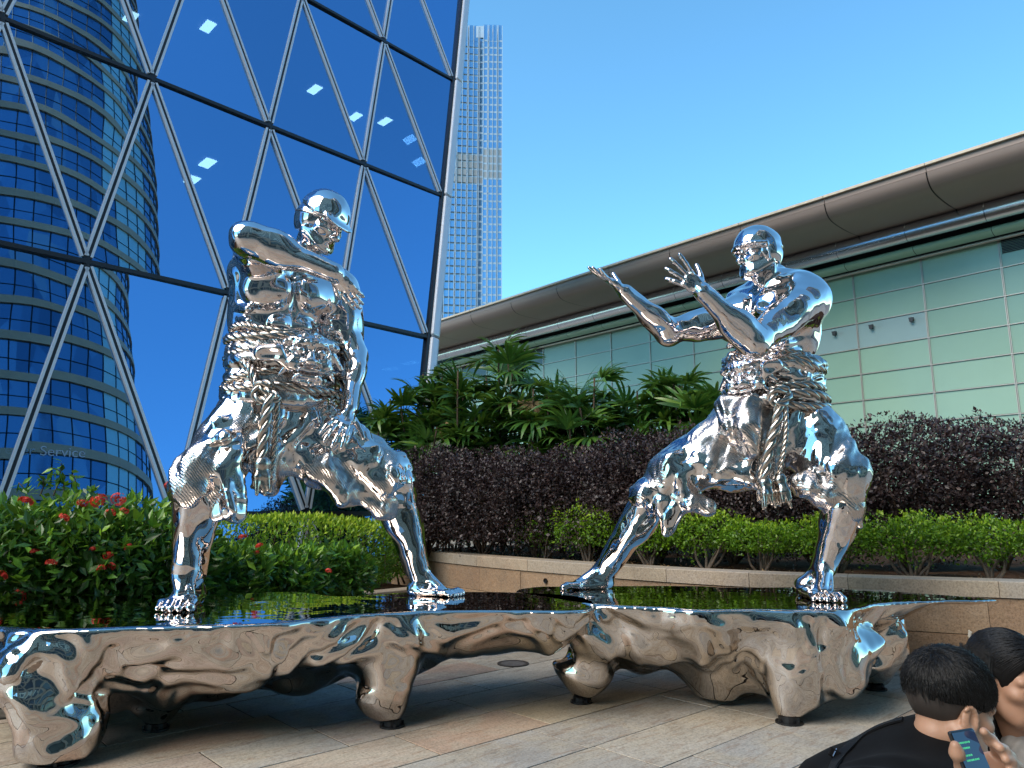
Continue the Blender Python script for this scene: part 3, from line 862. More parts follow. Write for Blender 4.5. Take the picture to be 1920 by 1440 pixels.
GW = V(math.cos(math.radians(132.5)), math.sin(math.radians(132.5)), 0); GN = V(-GW[1], GW[0], 0); KG = 1.5
def GP(s, off, z):
    p = V(9.4, 16, 0) + GW * s + GN * off + V(0, 0, z)
    return V(0, 0, CAM_H) + (p - V(0, 0, CAM_H)) * KG
def sheen(name, col, rough, metal, spec=.5):
    s = NT(name); s.set(Base_Color=(*col, 1), Roughness=rough, Metallic=metal); v = s.coords('Object')
    nz = s.noise(v, .8, 4); s.l(s.mix(s.ramp(nz.outputs['Fac'], [(.35, 0.0), (.75, .18)]), col, tuple(x * .75 for x in col)), s.b.inputs['Base Color'])
    nb = s.noise(v, 1.2, 2); s.l(s.bump(nb.outputs['Fac'], .25, .03), s.b.inputs['Normal'])
    return s.m
def panel_mat():
    s = NT('green_glass_panel'); oi = s.n('ShaderNodeObjectInfo')
    c = s.ramp(oi.outputs['Random'], [(0, (.32, .50, .39)), (.5, (.345, .53, .415)), (1, (.365, .55, .43))])
    geo = s.n('ShaderNodeNewGeometry'); nz = s.noise(geo.outputs['Position'], 1.1, 5, .6); s.l(s.mix(s.ramp(nz.outputs['Fac'], [(.4, 0.0), (.8, .22)]), c, (.26, .41, .33)), s.b.inputs['Base Color'])
    s.set(Roughness=.16); s.b.inputs['Specular IOR Level'].default_value = .5
    nb = s.noise(geo.outputs['Position'], .35, 1); s.l(s.bump(nb.outputs['Fac'], .3, .02), s.b.inputs['Normal'])
    return s.m
def hall():
    M['green_panel'] = panel_mat()
    M['pale_panel'] = sheen('pale_panel', (.36, .50, .50), .25, 0)
    M['dark_window'] = sheen('dark_window', (.09, .12, .11), .08, 0)
    M['steel_strip'] = sheen('steel_strip', (.50, .46, .40), .38, .4)
    M['soffit'] = sheen('soffit_panel', (.26, .20, .175), .5, .1)
    M['roof_cream'] = plain('roof_edge', (.62, .54, .42), .6)
    M['gutter'] = sheen('gutter_metal', (.62, .64, .70), .22, .85)
    root = empty('exhibition_hall', 'low hall clad in green glass panels under a curved grey roof overhang, at the right', 'building', None, tuple(GP(0, 0, 0) * V(1, 1, 0)))
    inv = np.array(root.location)
    def bx(name, s0, s1, o0, o1, z0, z1, mat, bev=0):
        m = MB(); m.add([GP(a, b, c) - inv for c in (z0, z1) for b in (o0, o1) for a in (s0, s1)], [[0, 2, 3, 1], [4, 5, 7, 6], [0, 1, 5, 4], [2, 6, 7, 3], [0, 4, 6, 2], [1, 3, 7, 5]])
        o = m.build(name, mat, root)
        if bev: bevel(o, bev, 1)
        return o
    S0, S1 = -.105 - 2 * 1.545, -.105 + 13 * 1.545
    rows = [6.774 - .631 * k for k in range(-1, 10)]
    for c in range(-2, 13):
        s0 = -.105 + c * 1.545
        for k in range(len(rows) - 1):
            z1, z0 = rows[k], rows[k + 1]
            if z0 < .7 or (c > 2 and z1 < 3.4): continue
            mat = M['green_panel']
            if k == 2 and c in (0, 1): mat = M['pale_panel']
            if k == 0 and c in (8, 10, 12): mat = M['dark_window']
            bx('glass_panel', s0 + .022, s0 + 1.523, -.03, .0, z0 + .018, z1 - .018, mat)
    bx('backing_wall', S0, S1, -.35, -.035, -.0, 8.2, M['mullion_dark'])
    for c in range(-2, 14):
        s0 = -.105 + c * 1.545
        for d in (-.012, .012): bx('mullion', s0 + d - .008, s0 + d + .008, -.02, .022, .9, 7.405, M['steel_strip'])
    for z in rows[1:]:
        if z < 1: continue
        bx('transom', S0, S1, -.02, .030, z - .010, z + .010, M['steel_strip'])
    # vent grille under the eaves
    for i in range(9): bx('louvre', -2.9, -1.70, .004, .03, 7.08 + i * .034, 7.098 + i * .034, M['mullion_dark'])
    # wall lamps
    for s_ in (1.968, 1.085, .192):
        o = bx('lamp_bracket', s_ - .02, s_ + .02, .0, .09, 5.99, 6.03, M['dark_metal'])
        m = MB(); m.add([GP(s_ + a * (.05 if c else .035), .05 + b * .07, 5.93 + c * .10) - inv for c in (0, 1) for b in (0, 1) for a in (-1, 1)], [[0, 2, 3, 1], [4, 5, 7, 6], [0, 1, 5, 4], [2, 6, 7, 3], [0, 4, 6, 2], [1, 3, 7, 5]])
        m.build('lamp_head', M['dark_metal'], o)
    # roof: panels of the bullnose soffit, each between two joints
    prof = smooth_path([V(2.58, 8.29, 0), V(2.54, 8.15, 0), V(2.43, 8.03, 0), V(2.25, 7.97, 0), V(1.9, 7.95, 0), V(1.3, 7.97, 0), V(.5, 8.05, 0)], 18)
    m = MB(); bp_ = [V(p[0] - .05, p[1] + .05, 0) for p in prof]; nb_ = len(bp_)
    m.add([GP(a, p[0], p[1]) - inv for a in (S0, S1) for p in bp_], [[i, i + 1, nb_ + i + 1, nb_ + i] for i in range(nb_ - 1)]); m.build('soffit_backing', M['mullion_dark'], root)
    s = S0
    while s < S1:
        e = min(s + 2.05, S1); m = MB()
        for p0, p1 in ((prof[:7], 0), (prof[6:], 1)):
            n = len(p0); vs = [GP(a, p[0], p[1]) - inv for a in (s + .012, e - .012) for p in p0]
            m.add(vs, [[i, i + 1, n + i + 1, n + i] for i in range(n - 1)])
        m.build('soffit_panel', M['soffit'], root, True); 
        bx('roof_edge', s + .006, e - .006, 2.50, 2.64, 8.42, 8.475, M['roof_cream'])
        bx('fascia', s + .006, e - .006, 2.2, 2.57, 8.30, 8.41, M['soffit'])
        s = e
    bx('soffit_lining', S0, S1, .1, .8, 8.60, 8.66, M['mullion_dark'])
    m = MB(); m.add([GP(a, o, z) - inv for a in (S0, S1) for o, z in ((2.6, 8.485), (0, 8.9), (-6, 9.4))], [[0, 1, 4, 3], [1, 2, 5, 4]]); m.build('roof', M['gutter'], root)
    # polished gutter tube and the glazed cove below it
    def loft(name, prof, mat, step, gap=.006):
        s = S0
        while s < S1:
            e = min(s + step, S1); n = len(prof); m = MB()
            m.add([GP(a, o, z) - inv for a in (s + gap, e - gap) for o, z in prof], [[i, i + 1, n + i + 1, n + i] for i in range(n - 1)])
            m.build(name, mat, root, True); s = e
    t = np.linspace(-.5 * np.pi, np.pi * .9, 14)
    loft('gutter', [(.70 + .19 * math.cos(a), 7.84 + .22 * math.sin(a)) for a in t], M['gutter'], 1.545)
    t = np.linspace(-.5 * np.pi, .35 * np.pi, 9)
    loft('glazed_cove', [(.22 + .24 * math.cos(a), 7.53 + .10 * math.sin(a)) for a in t], M['green_panel'], 1.545)
    t = np.linspace(-.6 * np.pi, .8 * np.pi, 9)
    loft('rail', [(.14 + .045 * math.cos(a), 7.38 + .035 * math.sin(a)) for a in t], M['steel_strip'], 6.2)

def far_tower():
    """tall hotel tower beyond the glass building"""
    D = 290.0
    M['tower_clad'] = plain('tower_cladding', (.34, .40, .47), .4, .2, .05, .05)
    M['tower_glass'] = sheen('tower_glass', (.16, .32, .50), .08, .6)
    M['tower_dark'] = plain('tower_louvre', (.26, .26, .27), .6)
    xr, xm, xl = at(941, 400, D)[0], at(905, 400, D)[0], at(740, 400, D)[0]
    topm, topr = at(890, 36, D)[2], at(925, 48, D)[2]
    root = empty('high_rise_tower', 'tall pale high-rise tower with gridded windows rising behind the glass building', 'building', None, (xm, D, 0)); inv = np.array(root.location)
    def box(name, x0, x1, y0, y1, z0, z1, mat, par=root):
        m = MB(); m.add([V(x, y, z) - inv for z in (z0, z1) for y in (y0, y1) for x in (x0, x1)], [[0, 2, 3, 1], [4, 5, 7, 6], [0, 1, 5, 4], [2, 6, 7, 3], [0, 4, 6, 2], [1, 3, 7, 5]])
        return m.build(name, mat, par)
    box('core', xl, xm - .1, D + 4.2, D + 28, 0, topm - 6, M['tower_clad'])
    box('core', xm + .1, xr - 1.0, D + .9, D + 24, 0, topr - 6, M['tower_clad'])
    H = 3.45
    lou = (at(900, 330, D)[2], at(900, 300, D)[2])
    glass = []
    fins = MB(); bands = MB(); dark = MB(); crown = MB()
    def bay(x0, x1, y, top, cw, turn=0.0):
        nc = int(round((x1 - x0) / cw)); cw = (x1 - x0) / nc
        def P(x, z, o): 
            yy = y - o + turn * (x - x0) ** 2 / (x1 - x0)
            return V(x, yy, z) - inv
        nf = int((top - 8) / H)
        for f in range(nf):
            z = f * H + 4
            isl = lou[0] - 4 < z < lou[1] + 1
            bands.add([P(x0, z, .12), P(x1, z, .12), P(x1, z + .8, .12), P(x0, z + .8, .12)], [[0, 1, 2, 3]])
            for c in range(nc):
                xx = x0 + c * cw
                if at(940, 640, D)[2] > z: continue
                q = [P(xx + .18, z + .8, 0), P(xx + cw - .18, z + .8, 0), P(xx + cw - .18, z + H, 0), P(xx + .18, z + H, 0)]
                (dark if isl else None)
                if isl: dark.add(q, [[0, 1, 2, 3]])
                else: glass.append((q, xx, z))
        for c in range(nc + 1):
            xx = x0 + c * cw
            for dx in (-.28, .28) if c % 2 else (0,):
                fins.box(P(xx + dx, top / 2 + 2, .25), (.11, .28, top / 2 - 3.5))
        for c in range(nc):
            xx = x0 + c * cw + .1
            crown.add([P(xx, top - 9, .05), P(xx + cw * .8, top - 9, .05), P(xx + cw * .8, top - 1, .05), P(xx, top - 1, .05)], [[0, 1, 2, 3]])
    box('parapet', xl, xm, D + 3, D + 26, topm - 7, topm - 1.2, M['tower_clad']); box('parapet', xm, xr - 1, D + .5, D + 22, topr - 7, topr - 1.2, M['tower_clad']); box('plant_room', xm - 9, xm - 2, D + 8, D + 18, topm - 2, topm + 2.5, M['tower_dark'])
    bay(xl, xm, D, topm, 2.3, .10)
    bay(xm, xr, D - 2, topr, 2.1, .06)
    glass.sort(key=lambda g: -g[1] * .8 - g[2] * .05)
    rest = MB()
    for i, (q, _, _) in enumerate(glass):
        if i < 280:
            m = MB(); m.add(q, [[0, 1, 2, 3]]); m.build('window', M['tower_glass'], root)
        else: rest.add(q, [[0, 1, 2, 3]])
    if rest.n: rest.build('windows', M['tower_glass'], root, kind='stuff')
    fins.build('fins', M['tower_clad'], root, kind='stuff'); bands.build('spandrels', M['tower_clad'], root, kind='stuff')
    dark.build('plant_louvres', M['tower_dark'], root, kind='stuff'); crown.build('crown_glazing', M['tower_glass'], root, kind='stuff')

def round_tower():
    """the banded round tower behind the viewer, seen mirrored in the glass building"""
    c = V(65, -38.7, 0); R = 18.3; H = 4.7; nf = 30
    M['band_stone'] = plain('band_stone', (.62, .33, .17), .55, 0, .1, .3)
    q_ = NT('band_glass'); v_ = q_.coords('Object', (.55, .55, .21)); vo_ = q_.n('ShaderNodeTexVoronoi'); q_.l(v_, vo_.inputs['Vector']); vo_.inputs['Scale'].default_value = 1.0
    q_.l(q_.ramp(vo_.outputs['Color'], [(0, (.08, .16, .24)), (.5, (.16, .30, .42)), (.8, (.20, .34, .44)), (1, (.42, .44, .40))]), q_.b.inputs['Base Color']); q_.set(Roughness=.07, Metallic=.7)
    nb_ = q_.noise(v_, .5, 2); q_.l(q_.bump(nb_.outputs['Fac'], .35, .15), q_.b.inputs['Normal']); M['band_glass'] = q_.m
    M['reflection_strip_glass'] = sheen('reflection_strip_glass', (.50, .66, .60), .25, .2)  # pale colour standing in for another tower's reflection in the windows
    root = empty('round_tower', 'round office tower with brown stone bands, seen mirrored in the left glass facade', 'building', None, c)
    N = 60; th = np.linspace(0, 2 * np.pi, N, endpoint=False)
    def ring(r, z): return np.stack([np.cos(th) * r, np.sin(th) * r, 0 * th + z], -1)
    face = math.atan2(12 - c[1], -7 - c[0]) % (2 * math.pi)
    bay = [i for i in range(N) if -1.06 < ((th[i] - face + math.pi) % (2 * math.pi) - math.pi) < -.70]  # facets that carry the painted reflection
    g, st, by, ln = MB(), MB(), MB(), MB()
    for f in range(nf):
        z = f * H
        a, b = ring(R, z + 1.05), ring(R, z + H)
        vis = [i for i in range(N)]
        q = [[i, (i + 1) % N, N + (i + 1) % N, N + i] for i in vis if i not in bay]
        qb = [[i, (i + 1) % N, N + (i + 1) % N, N + i] for i in vis if i in bay]
        g.add(np.vstack([a, b]), q); by.add(np.vstack([a, b]), qb)
        m = MB(); r0, r1, r2, r3 = ring(R - .05, z), ring(R + .22, z), ring(R + .22, z + 1.05), ring(R - .05, z + 1.05)
        m.add(np.vstack([r0, r1, r2, r3]), [[k * N + i, k * N + (i + 1) % N, (k + 1) * N + (i + 1) % N, (k + 1) * N + i] for k in range(3) for i in range(N)])
        m.build('stone_band', M['band_stone'], root)
        for zz in (2.6,): ln.tube(ring(R + .03, z + zz), .05, 4, True)
    for i in range(0, N, 1):
        ln.box(V(math.cos(th[i]) * (R + .02), math.sin(th[i]) * (R + .02), nf * H / 2), (.05, .05, nf * H / 2))
    g.build('ribbon_windows', M['band_glass'], root, kind='stuff'); by.build('pale_reflection_strip', M['reflection_strip_glass'], root, kind='stuff'); ln.build('glazing_bars', M['mullion_dark'], root, kind='stuff')

def back_towers():
    """towers and a podium on the near side of the plaza: mirrored in the chrome"""
    M['bt_pale'] = plain('pale_stone', (.55, .52, .47), .6, 0, .06, .3)
    M['bt_glass'] = sheen('bt_glass', (.13, .15, .16), .12, .2)
    M['bt_tan'] = plain('tan_stone', (.42, .35, .28), .6, 0, .06, .3)
    def tower(name, label, cx, cy, w, d, h, rz, fh, bay, sp, mat, ws, gmat='bt_glass'):
        root = empty(name, label, 'building', None, (cx, cy, 0), rz)
        m = MB(); m.box((0, 0, h / 2), (w / 2, d / 2, h / 2)); m.build('glazing', M[gmat], root)
        b = MB(); nf = int(h / fh)
        for f in range(nf + 1): b.box((0, 0, f * fh + sp / 2), (w / 2 + .25, d / 2 + .25, sp / 2))
        b.build('spandrels', mat, root, kind='stuff')
        b = MB()
        for k in range(int(w / bay) + 1):
            x = -w / 2 + k * w / int(w / bay)
            for sy in (-1, 1): b.box((x, sy * (d / 2 + .2), h / 2), (ws, .3, h / 2 + 1))
        for k in range(int(d / bay) + 1):
            y = -d / 2 + k * d / int(d / bay)
            for sx in (-1, 1): b.box((sx * (w / 2 + .2), y, h / 2), (.3, ws, h / 2 + 1))
        b.build('piers', mat, root, kind='stuff')
    tower('grey_tower', 'grey stone block left of the viewer, mirrored in the chrome figures', -50, 2, 20, 34, 20, .3, 3.6, 3.0, 1.4, M['bt_pale'], .45)
    tower('stone_tower', 'pale stone office tower behind the viewer, mirrored in the chrome figures', 0, -44, 36, 22, 78, .1, 3.8, 3.2, 1.5, M['bt_pale'], .5)
    tower('glass_tower', 'dark glass office tower behind the viewer, mirrored in the chrome figures', 34, -44, 26, 24, 95, -.45, 4.0, 4.2, .8, M['bt_tan'], .25)
    tower('shop_podium', 'long tan podium with a glazed front behind the viewer, mirrored in the chrome bases', 6, -17, 44, 8, 9.0, .05, 3.7, 3.0, .9, M['bt_tan'], .35)
facade(); hall(); far_tower(); round_tower(); back_towers()
# ------------------------------------------------------------------ planting
def leaf_mat(name, stops, rough=.38, transl=.3, tcol=(.25, .45, .05)):
    """leaf colour by a tint stored per leaf: random, plus light painted on plant tops"""
    s = NT(name); at_ = s.n('ShaderNodeAttribute'); at_.attribute_name = 'tint'
    c = s.ramp(at_.outputs['Fac'], stops)
    geo = s.n('ShaderNodeNewGeometry'); nz = s.noise(geo.outputs['Position'], 40, 3)
    c = s.mix(.4, c, s.ramp(nz.outputs['Fac'], [(.3, .7), (.7, 1.2)]), 'MULTIPLY')
    s.l(c, s.b.inputs['Base Color']); s.set(Roughness=rough)
    tr = s.n('ShaderNodeBsdfTranslucent'); s.l(s.mix(.5, c, tcol), tr.inputs['Color'])
    mx = s.n('ShaderNodeMixShader'); mx.inputs[0].default_value = transl
    s.l(s.b.outputs[0], mx.inputs[1]); s.l(tr.outputs[0], mx.inputs[2]); s.l(mx.outputs[0], s.out.inputs['Surface'])
    return s.m
M['ixora_leaf'] = leaf_mat('ixora_leaf', [(0, (.03, .085, .016)), (.45, (.05, .14, .02)), (.75, (.11, .27, .025)), (1, (.27, .46, .03))], .32, .25)
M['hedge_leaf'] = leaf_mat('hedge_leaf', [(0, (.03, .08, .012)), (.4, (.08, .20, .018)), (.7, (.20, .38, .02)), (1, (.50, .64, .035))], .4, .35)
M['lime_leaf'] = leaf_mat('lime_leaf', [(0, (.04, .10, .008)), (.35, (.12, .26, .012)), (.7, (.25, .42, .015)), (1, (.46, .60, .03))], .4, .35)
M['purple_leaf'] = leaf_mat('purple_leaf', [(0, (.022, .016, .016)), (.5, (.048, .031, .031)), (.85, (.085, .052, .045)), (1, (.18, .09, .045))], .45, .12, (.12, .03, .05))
M['palm_leaf'] = leaf_mat('palm_leaf', [(0, (.02, .06, .015)), (.5, (.045, .125, .024)), (.85, (.09, .20, .03)), (1, (.20, .29, .04))], .33, .2)
M['dry_leaf'] = leaf_mat('dry_leaf', [(0, (.22, .13, .06)), (1, (.38, .25, .12))], .6, .2, (.4, .25, .1))
M['bark'] = plain('bark', (.09, .06, .04), .9, 0, .35, 25, .6)
M['grey_bark'] = plain('grey_bark', (.17, .13, .10), .9, 0, .35, 25, .6)
M['petal'] = leaf_mat('petal', [(0, (.55, .02, .015)), (.7, (.72, .04, .03)), (1, (.80, .16, .03))], .5, .25, (.8, .1, .03))

def leaves_mesh(name, P, D, Nn, L, Wd, tint, fold=.18):
    """P base points, D axis, Nn leaf normal (n,3); L, Wd, tint (n,)"""
    n = len(P); D = D / (np.linalg.norm(D, axis=1)[:, None] + 1e-9)
    S = np.cross(D, Nn); S /= np.linalg.norm(S, axis=1)[:, None] + 1e-9; Nn = np.cross(S, D)
    L = L[:, None]; Wd = Wd[:, None]
    c = P + D * L * .52 - Nn * L * fold * .25
    v = np.stack([P, P + D * L * .45 + S * Wd * .5, c, P + D * L * .45 - S * Wd * .5, P + D * L - Nn * L * .12], 1).reshape(-1, 3)
    b = (np.arange(n) * 5)[:, None]
    t = np.concatenate([b + [0, 2, 1], b + [0, 3, 2], b + [1, 2, 4], b + [2, 3, 4]])
    me = mesh_np(name, v, t)
    a = me.attributes.new('tint', 'FLOAT', 'POINT'); a.data.foreach_set('value', np.repeat(np.clip(tint, 0, 1), 5).astype(np.float32))
    return me

def scatter(rr, n, shape, depth=.25):
    """points near the surface of a lumpy superellipsoid; shape: half sizes; returns unit-ish positions, outward normals, depth 0..1"""
    a = rr.uniform(0, 2 * np.pi, n); z = rr.uniform(-1, 1, n); r = np.sqrt(1 - z * z)
    d = np.stack([r * np.cos(a), r * np.sin(a), z], -1)
    p = 3.2
    k = (np.abs(d) ** p).sum(1) ** (-1 / p)
    dep = rr.uniform(0, 1, n) ** 1.6 * depth
    pos = d * (k * (1 - dep))[:, None]
    nn = np.sign(d) * np.abs(pos) ** (p - 1) / np.asarray(shape); nn /= np.linalg.norm(nn, axis=1)[:, None] + 1e-9
    return pos * np.asarray(shape), nn, dep / max(depth, 1e-6)

def branchy(rr, base, top_pts, r0, mat, parent, name='stem'):
    mb = MB()
    for t in top_pts:
        m1 = base + (t - base) * .4 + rr.normal(size=3) * .05 * np.linalg.norm(t - base); m2 = base + (t - base) * .72 + rr.normal(size=3) * .05 * np.linalg.norm(t - base)
        b = base + V(rr.normal() * r0 * .8, rr.normal() * r0 * .8, 0)
        mb.tube(smooth_path([b, m1, m2, t], 9), np.linspace(r0, r0 * .3, 10)[:len(smooth_path([b, m1, m2, t], 9))], 5)
    return mb.build(name, mat, parent, True)

def shrub(name, label, cat, group, c, shape, rz, n, L, mat, seed, tint=(0, .7), top_light_tint=.25, lump=.16, stems=6, bark='bark', stem_h=None, aspect=.45, depth=.3):
    """c: centre of the foliage mass; base on the soil below"""
    rr = np.random.default_rng(seed); base_z = c[2] - shape[2] - (stem_h or 0)
    root = empty(name, label, cat, group, (c[0], c[1], base_z), rz)
    pos, nn, dep = scatter(rr, n, shape, depth)
    wv = waves(seed + 5, max(shape) * .9); wv2 = waves(seed + 6, max(shape) * .35)
    pos = pos + nn * (lump * wv(pos) + lump * .6 * wv2(pos))[:, None] * min(1, min(shape) / .4)
    # holes: drop leaves where a noise is high
    keep = waves(seed + 8, .22)(pos) + rr.normal(size=n) * .35 < .95
    keep &= ~((pos[:, 2] < -shape[2] * .82) & (rr.uniform(size=n) < .7))
    pos, nn, dep = pos[keep], nn[keep], dep[keep]; m = len(pos)
    D = nn * .6 + rr.normal(size=(m, 3)) * .6 + V(0, 0, .25); Nn = nn * .6 + V(0, 0, .7) + rr.normal(size=(m, 3)) * .45
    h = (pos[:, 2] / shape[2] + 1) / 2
    tt = rr.uniform(tint[0], tint[1], m) + top_light_tint * np.clip(h - .45, 0, 1) * 2 * (1 - dep) * rr.uniform(.3, 1.2, m)  # tint rises towards the top: light from above painted into leaf colour
    LL = L * rr.choice([.55, .8, 1.0, 1.15, 1.45], m, p=[.15, .25, .3, .2, .1]) * rr.uniform(.85, 1.15, m)
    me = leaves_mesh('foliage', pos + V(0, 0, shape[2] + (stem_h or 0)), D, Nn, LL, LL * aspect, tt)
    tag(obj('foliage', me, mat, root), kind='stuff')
    tops = [V(rr.uniform(-.8, .8) * shape[0], rr.uniform(-.8, .8) * shape[1], (stem_h or 0) + shape[2] * rr.uniform(.5, 1.5)) for _ in range(stems)]
    branchy(rr, V(0, 0, 0), tops, .022 if stem_h else .016, M[bark], root)
    return root, rr

# --- left bed: clipped hedge and flowering ixora
def left_bed():
    a, b, t, nv = BED
    ang = math.atan2(t[1], t[0])
    rr = np.random.default_rng(31)
    # clipped hedge in the middle of the bed
    ca = V(-7.9, 7.7, 0); cb = V(-1.75, 13.0, 0)
    tt = nrm(cb - ca); Lh = np.linalg.norm(cb - ca); ce = (ca + cb) / 2
    root = empty('clipped_hedge', 'long clipped hedge with leaves painted brighter on top for the light, below the glass building', 'hedge', None, (ce[0], ce[1], .38), math.atan2(tt[1], tt[0]))
    n = 30000
    pos, nn, dep = scatter(rr, n, (Lh / 2, .95, .56), .16)
    f = pos[:, 2] > -.6
    w = waves(33, 1.1); pos = pos + nn * (.035 * w(pos))[:, None]
    D = nn * .7 + rr.normal(size=(n, 3)) * .5 + V(0, 0, .35); Nn = nn * .5 + V(0, 0, .6) + rr.normal(size=(n, 3)) * .45
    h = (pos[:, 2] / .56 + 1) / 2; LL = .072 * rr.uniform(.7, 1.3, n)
    ti = rr.uniform(.12, .7, n) + .9 * np.clip(h - .5, 0, 1) * 2 * (1 - dep * .6) * rr.uniform(.4, 1.2, n)  # upper leaves coloured yellower in place of light on the hedge top
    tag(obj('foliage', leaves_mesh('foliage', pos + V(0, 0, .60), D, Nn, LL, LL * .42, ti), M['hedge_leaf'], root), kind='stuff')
    m = MB()
    for i in range(40):
        x = -Lh / 2 + Lh * (i + .5) / 40 + rr.normal() * .05; y = rr.uniform(-.7, .7)
        m.tube(smooth_path([V(x, y, -.02), V(x + rr.normal() * .08, y + rr.normal() * .08, .35), V(x + rr.normal() * .2, y + rr.normal() * .2, .95)], 6), np.linspace(.02, .008, 7), 5)
    m.build('stems', M['bark'], root, True, kind='stuff')
    # ixora shrubs in front: individual big leaves as parts near the camera
    spots = [(-20, 7.0, 1.62, .62, 'red-flowered shrub at the left edge of the photo, cut by the frame'), (95, 7.2, 1.72, .60, 'tall red-flowered shrub with sprigs standing above the hedge line'), (215, 7.5, 1.66, .60, 'red-flowered shrub with the largest flower clusters, left of the statue'),
             (315, 7.9, 1.52, .52, 'leafy flowering shrub just behind the left leg of the left statue'), (425, 8.6, 1.15, .5, 'low flowering shrub between the legs of the left statue, beside its left shin'), (530, 9.3, 1.12, .5, 'low glossy shrub with one red flower in the middle between the left statue legs'), (625, 10.0, 1.1, .48, 'low glossy shrub near the right shin of the left statue')]
    # flower heads: pixel, which shrub
    flowers = [(48, 940, 0), (175, 948, 1), (185, 938, 1), (222, 936, 2), (155, 943, 1), (233, 958, 2), (65, 1034, 0), (175, 1030, 1), (203, 1041, 2), (210, 1062, 2), (190, 1065, 2), (96, 1055, 1), (75, 995, 0), (37, 1115, 0), (320, 912, 3), (240, 1025, 2), (207, 962, 2), (120, 970, 1), (5, 1078, 0), (486, 1023, 4), (480, 1036, 4), (455, 1007, 4), (616, 1070, 5)]
    big = leaves_mesh('leaf', np.zeros((1, 3)), V(1, 0, 0)[None], V(0, 0, 1)[None], np.array([1.0]), np.array([.42]), np.array([.5]), .3)
    bigm = []
    for q in range(4):
        m_ = leaves_mesh('leaf', np.zeros((1, 3)), V(1, 0, .1 * q)[None], V(.2 * q, .1, 1)[None], np.array([1.0]), np.array([.36 + .04 * q]), np.array([.35 + .18 * q]), .22 + .05 * q)
        m_.materials.append(M['ixora_leaf']); bigm.append(m_)
    roots = []
    for i, (px, Y, top, rad, lab) in enumerate(spots):
        p = at(px, 1000, Y); hz = (top - .42) / 2
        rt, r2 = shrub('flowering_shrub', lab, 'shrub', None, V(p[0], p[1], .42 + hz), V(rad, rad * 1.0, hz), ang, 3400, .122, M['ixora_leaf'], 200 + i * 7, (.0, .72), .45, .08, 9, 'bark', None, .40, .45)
        roots.append((rt, V(p[0], p[1], .42 + hz), V(rad, rad, hz)))
        # rosettes of big leaves on the side facing the plaza
        for k in range(9):
            az = ang - math.pi / 2 + r2.uniform(-1.0, 1.0); zz = r2.uniform(-.5, .98)
            d = V(math.cos(az), math.sin(az), 0); bp = V(p[0], p[1], .42 + hz + zz * hz) + d * rad * (1.02 - .25 * max(zz, 0) ** 2)
            for j in range(4):
                o = obj('leaf', bigm[r2.integers(4)], None, rt)
                e = Vector((d[0] + r2.normal() * .7, d[1] + r2.normal() * .7, r2.uniform(.1, .8))).normalized()
                o.location = Vector(bp) - rt.location; o.location.rotate(Matrix.Rotation(-ang, 4, 'Z'))
                qd = e.to_track_quat('X', 'Z').to_euler(); qd.z -= ang; o.rotation_euler = qd
                sc = .145 * r2.uniform(.75, 1.25); o.scale = (sc, sc, sc)
        if i == 1:   # sprigs above the hedge
            for k in range(6):
                x0 = at(px + [-45, -20, 5, 25, 48, 70][k], 930, Y); tp = at(px + [-60, -15, 20, 15, 42, 78][k], [905, 893, 868, 880, 890, 915][k], Y)
                m_ = MB(); pth = smooth_path([x0, (x0 + tp) / 2 + V(.02, 0, 0), tp], 8)
                iv = np.array(rt.location); Rz = np.array([[math.cos(-ang), -math.sin(-ang), 0], [math.sin(-ang), math.cos(-ang), 0], [0, 0, 1]])
                m_.tube((pth - iv) @ Rz.T, np.linspace(.008, .004, len(pth)), 5); m_.build('twig', M['bark'], rt, True)
                nn_ = 16; pp = pth[np.linspace(2, len(pth) - 1, nn_).astype(int)] + r2.normal(size=(nn_, 3)) * .015
                dd = r2.normal(size=(nn_, 3)) + V(0, 0, .5); 
                me = leaves_mesh('sprig_leaves', (pp - iv) @ Rz.T, dd, r2.normal(size=(nn_, 3)) * .4 + V(0, 0, 1), r2.uniform(.07, .13, nn_), r2.uniform(.035, .055, nn_), r2.uniform(.2, .9, nn_))
                tag(obj('sprig_leaves', me, M['ixora_leaf'], rt), kind='stuff')
    # flower heads: domes of small four-petalled florets
    fl = []
    for q in range(3):
        r2 = np.random.default_rng(90 + q); n_ = 60; z = r2.uniform(-.35, 1, n_); az = r2.uniform(0, 6.28, n_); rr_ = np.sqrt(1 - z * z)
        c0 = np.stack([rr_ * np.cos(az), rr_ * np.sin(az), z * .55], -1); P_, D_, N_ = [], [], []
        for k in range(n_):
            nn_ = nrm(c0[k]); t1 = nrm(np.cross(nn_, V(.3, .2, .9))); t2 = np.cross(nn_, t1); ph = r2.uniform(0, 1.5)
            for j in range(4):
                aa = ph + j * math.pi / 2; P_.append(c0[k] * .96); D_.append(t1 * math.cos(aa) + t2 * math.sin(aa) + nn_ * .25); N_.append(nn_)
        m_ = leaves_mesh('flower_head', np.array(P_), np.array(D_), np.array(N_), np.full(len(P_), .26), np.full(len(P_), .19), r2.uniform(0, 1, len(P_)))
        m_.materials.append(M['petal']); fl.append(m_)
    for (px, py, i) in flowers:
        rt, c, sh = roots[i]
        # put the head on the shrub's surface along the line of sight
        best = None
        for Y in np.linspace(c[1] - 1.0, c[1] + .3, 50):
            p = at(px, py, Y); dlt = (p - c); 
            k = (abs(dlt[0] / sh[0]) ** 3 + abs(dlt[1] / sh[1]) ** 3 + abs(dlt[2] / sh[2]) ** 3)
            if k <= 1.12: best = p; break
        if best is None: best = at(px, py, c[1] - sh[1] * .6)
        o = obj('flower_head', fl[rr.integers(3)], None, rt)
        o.location = Vector(best) - rt.location; o.location.rotate(Matrix.Rotation(-ang, 4, 'Z'))
